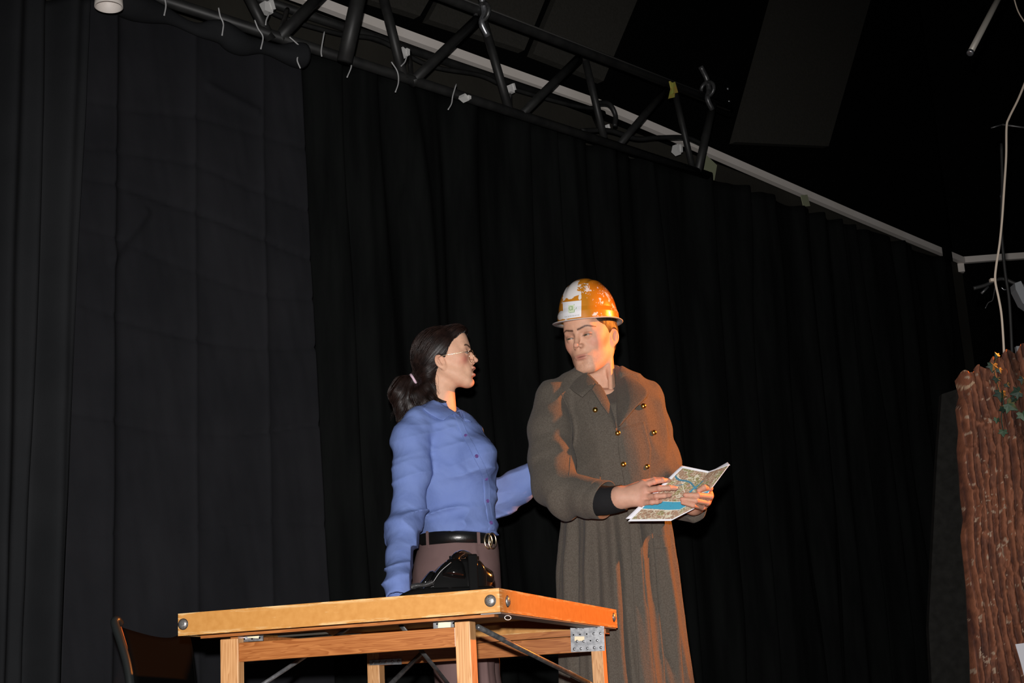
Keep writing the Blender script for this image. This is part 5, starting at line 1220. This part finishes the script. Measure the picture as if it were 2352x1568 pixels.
def shirt_b(P):
    d = shP.sdf(P); d = smin(d, sE(P, at(1098, 1052, 4.84), (.058, .075, .07)), .05)
    d = smin(d, sC(P, at(968, 962, 4.85), at(1010, 945, 4.93), .035, .04), .04)
    d = smin(d, chain(P, aR, .025), .020); d = smin(d, chain(P, aL, .025), .020)
    lowz = np.clip((at(1050, 1120, YB)[2]-P[:, 2])/.12, 0, 1); torso = (P[:, 0] > at(975, 1150, YB)[0])
    X, Y, Z = P.T
    w1 = ridge(np.stack([X*5+Z*3, Y*5, Z*24-X*6], 1), 12); w2 = ridge(np.stack([X*9, Y*9, Z*9+X*9], 1), 14); w3 = ridge(np.stack([X*14+Z*10, Y*10, Z*30+X*16], 1), 15)
    arm = 1-np.clip(chain(P, aR, .02)/.02+.5, 0, 1); d = d-(.008+.009*lowz*(1-arm)-.004*arm)*(w1**2-.4)-.006*(w2-.5)-.004*(w3-.5); d = d-arm*(.0055*(ridge(np.stack([X*9, Y*9, Z*20+X*18], 1), 16)-.5)+.004*(ridge(np.stack([X*20+Z*8, Y*16, Z*38-X*20], 1), 17)-.5))
    # blouse over the waistband
    zz_ = at(1050, 1212, YB)[2]; d = d-.009*np.exp(-((Z-zz_)/.02)**2)*(.4+1.2*vnoise(np.stack([X*22, Y*22, Z*4], 1), 4))
    return d
def shirt_f(P):
    d = shirt_b(P)
    d = smax(d, -sC(P, at(1021, 905, 4.96), at(1031, 946, 4.945), .055, .053), .006)
    d = smax(d, -sC(P, at(1045, 935, 4.88), at(1062, 968, 4.84), .022, .006), .005)
    c = aR[-1][0]; ax = aR[-1][0]-aR[-2][0]; ax /= np.linalg.norm(ax); q = P-c
    d = smax(d, -(np.maximum(np.linalg.norm(q-(q @ ax)[:, None]*ax, axis=1)-.031, -(q @ ax)-.05)), .002)
    zc_ = at(1060, 1229, YB)[2]; d = smax(d, np.where(P[:, 0] > at(974, 1225, YB)[0], zc_+.010*np.abs(P[:, 0]-at(1050, 1225, YB)[0])/.12*-1-P[:, 2], -.1), .004)
    return smax(d, np.where(np.linalg.norm(q, axis=1) < .08, q @ ax-.006, -.1), .003)
V, Fc = mesh_sdf(shirt_f, (-.60, 4.40, .78), (.20, 5.26, 1.66), .0042)
obj('shirt', V, Fc, M['shirt'], wom); ST2 = bvh(V, Fc)
HV, HF = mesh_sdf(wom_head, HC_W-[.15, .13, .25], HC_W+[.15, .13, -.02], .004)
CV, CF_ = merge([(V, Fc), (HV, HF)]); ST3 = bvh(CV, CF_)
obj('collar', *patch(ST3, [(986, 921), (996, 918), (1010, 924), (1026, 935), (1040, 944), (1050, 950)], [(972, 938), (976, 943), (990, 953), (1008, 963), (1020, 965), (1031, 952)], .007, .004, 12, 30, .004), M['shirt'], wom)
obj('collar', *patch(ST3, [(1050, 948), (1056, 952), (1064, 958)], [(1052, 952), (1068, 966), (1084, 968)], .004, .003, 6, 10, .002), M['shirt'], wom)
obj('collar_stand', *ribbon(px3([(1050, 948, 4.90), (1056, 940, 4.95), (1040, 930, 5.01), (1010, 920, 5.03), (985, 920, 5.01)]), px3([(1056, 962, 4.90), (1066, 956, 4.96), (1050, 948, 5.03), (1010, 940, 5.05), (980, 938, 5.03)]), .003), M['shirt'], wom)
pk = [(1048, 946), (1058, 972), (1070, 1000), (1083, 1022), (1095, 1047), (1108, 1072), (1117, 1098), (1120, 1125), (1120, 1150), (1125, 1175), (1129, 1200), (1130, 1218)]
obj('placket', *patch(ST2, [(x-8, y+2) for x, y in pk], [(x+7, y-1) for x, y in pk], .0015, .003, 6, 70), M['shirt'], wom)
for x, y in ((1070, 1000), (1095, 1047), (1117, 1099), (1120, 1150), (1128, 1200)):
    h = hit(ST2, x, y, .005); obj('shirt_button', *disc(h, (.5, -1, .1), [(.0058, -.003), (.0062, .0), (.0055, .0018), (.004, .001), (.001, .001)], 16), M['shirtbutton'], wom)
# cuff of the sleeve
# trousers
trP = Prof([(1222, 968, 1140, .125, YB), (1255, 962, 1142, .13, YB), (1300, 950, 1147, .145, YB), (1350, 944, 1150, .155, YB), (1400, 948, 1152, .16, YB), (1450, 962, 1150, .155, YB), (1475, 972, 1148, .15, YB)])
def trf(P):
    d = trP.sdf(P)
    for sy, x in ((-.085, 1060), (.085, 1068)):
        h0 = at(x, 1440, YB)+[0, sy, 0]; k_ = np.array([h0[0]+.01, h0[1], .55]); an = np.array([h0[0]+.01, h0[1], .10])
        d = smin(d, sC(P, h0, k_, .100, .098), .03); d = smin(d, sC(P, k_, an, .098, .09), .03)
    d = smax(d, .06-P[:, 2], .005)
    X, Y, Z = P.T; d = d-.006*(ridge(np.stack([X*7+Z*2, Y*7, Z*5-X*4], 1), 5)-.5)-.003*(ridge(np.stack([X*9, Y*9, Z*14], 1), 6)-.5)
    d = d-.006*np.exp(-((np.arctan2(Y-YB, X-at(1055, 1300, YB)[0])+1.1)/.03)**2)*(Z < 1.05)
    return d
V, Fc = mesh_sdf(trf, (-.50, 4.70, .04), (.02, 5.24, 1.12), .007); obj('trousers', V, Fc, M['trousers'], wom)
for sy, x in ((-.085, 1062), (.085, 1078)):
    f = at(x, 1440, YB)+[0, sy, 0]; f = np.array([f[0], f[1], 0])
    def shoe(P, f=f): return np.maximum(smin(sC(P, f+[-.03, 0, .045], f+[.15, 0, .032], .042, .034), sC(P, f+[-.01, 0, .06], f+[-.01, 0, .12], .042, .04), .03), -P[:, 2])
    V, Fc = mesh_sdf(shoe, f-[.12, .08, .01], f+[.24, .08, .15], .006); obj('shoe', V, Fc, M['shoe'], wom)
# belt
t_ = np.linspace(0, 2*np.pi, 90, endpoint=False); zt_, zb_ = at(1060, 1227, YB)[2], at(1060, 1256, YB)[2]
rows = [shP.ring(z, 0, t_) for z in (zt_,)]
def beltring(z, off): 
    L, R = at(966, 1236, YB), at(1139, 1240, YB); cx = (L[0]+R[0])/2; a = (R[0]-L[0])/2+off; return np.stack([cx+a*np.cos(t_), YB+(.128+off)*np.sin(t_), z+0*t_+.004*np.cos(t_)*-1], -1)
prof_ = [(zb_, .003), (zb_+.002, .006), (zt_-.002, .006), (zt_, .003), (zt_, .0), (zb_, .0)]
R5 = np.array([beltring(z, o) for z, o in prof_]); n = 90
obj('belt', R5.reshape(-1, 3), [(i*n+k, i*n+(k+1) % n, ((i+1) % 6)*n+(k+1) % n, ((i+1) % 6)*n+k) for i in range(6) for k in range(n)], M['beltleather'], wom)
def beltpt(px, off):
    L, R = at(966, 1236, YB), at(1139, 1240, YB); cx = (L[0]+R[0])/2; a = (R[0]-L[0])/2; x = at(px, 1238, YB-.1)[0]; s_ = np.clip((x-cx)/a, -1, 1); tt_ = -math.acos(s_); return np.array([cx+(a+off)*math.cos(tt_), YB+(.128+off)*math.sin(tt_), 0]), np.array([math.cos(tt_), math.sin(tt_), 0])
for px in (985, 1097):
    p, n_ = beltpt(px, .007); tn = np.array([-n_[1], n_[0], 0]); obj('belt_loop', *box8(p, (-.0055, .0055), (-.001, .0015), (zb_-.008, zt_+.006), tn, n_, ZD), M['trousers'], wom, smooth=False)
p, n_ = beltpt(1122, .010); tn = np.array([-n_[1], n_[0], 0]); p[2] = (zt_+zb_)/2+.0
n_b = np.array([.45, -.9, 0]); n_b /= np.linalg.norm(n_b); tn = np.array([.9, .45, 0]); tn /= np.linalg.norm(tn); pc = at(1125.5, 1242, p[1]-.01)
bk = obj('belt_buckle', *torus(pc-tn*.006, tn, ZD, .0135, .025, .0030, 36, 10), M['gilt'], wom)
obj('buckle_ring', *torus(pc+tn*.007+n_b*.003, tn, ZD, .0135, .025, .0030, 36, 10), M['gilt'], bk)
obj('buckle_tongue', *tube([pc+ZD*.018, pc, pc-ZD*.018], .0022, 8), M['gilt'], bk)
# glasses
gs = thing('eyeglasses', 'thin gold wire-rimmed round glasses on the face in profile', 'glasses', tuple(HC_W+HR_W @ np.array([0, -.1, 0])))
def gp(x, y, z): return HC_W+HR_W @ (np.array([x, y, z-.015])*.95)
gx = HR_W @ np.array([1., 0, 0]); gz = HR_W @ np.array([0, -.18, .98]); gz /= np.linalg.norm(gz)
for sx in (-1, 1):
    ax_ = HR_W @ np.array([.97, .24*sx, 0]); c = gp(sx*.034, -.097, -.003)
    rm = obj('rim', *torus(c, ax_, gz, .0225, .0215, .0009, 40, 8), M['gilt'], gs)
    t2_ = np.linspace(0, 2*np.pi, 32, endpoint=False); V = [c]+[c+ax_*.0222*math.cos(a)+gz*.0212*math.sin(a) for a in t2_]; obj('lens', V, [(0, i+1, (i+1) % 32+1) for i in range(32)], M['glass'], gs)
    pts = [gp(sx*.060, -.098, .008), gp(sx*.069, -.088, .008), gp(sx*.077, -.03, .006), gp(sx*.078, .000, .006), gp(sx*.076, .020, .002)]
    obj('temple_arm', *tube(smoothpath(pts, 20), .0011, 8), M['gilt'], gs)
    obj('hinge', *tube([gp(sx*.058, -.100, .0085), gp(sx*.068, -.090, .0085)], .0022, 8), M['gilt'], gs)
    obj('nose_pad', *disc(gp(sx*.009, -.102, -.010), (sx*.8, .3, 0), [(.003, 0), (.003, .001)], 10), M['glass'], gs)
obj('bridge', *tube(smoothpath([gp(-.010, -.108, .004), gp(0, -.112, .008), gp(.010, -.108, .004)], 12), .0011, 8), M['gilt'], gs)
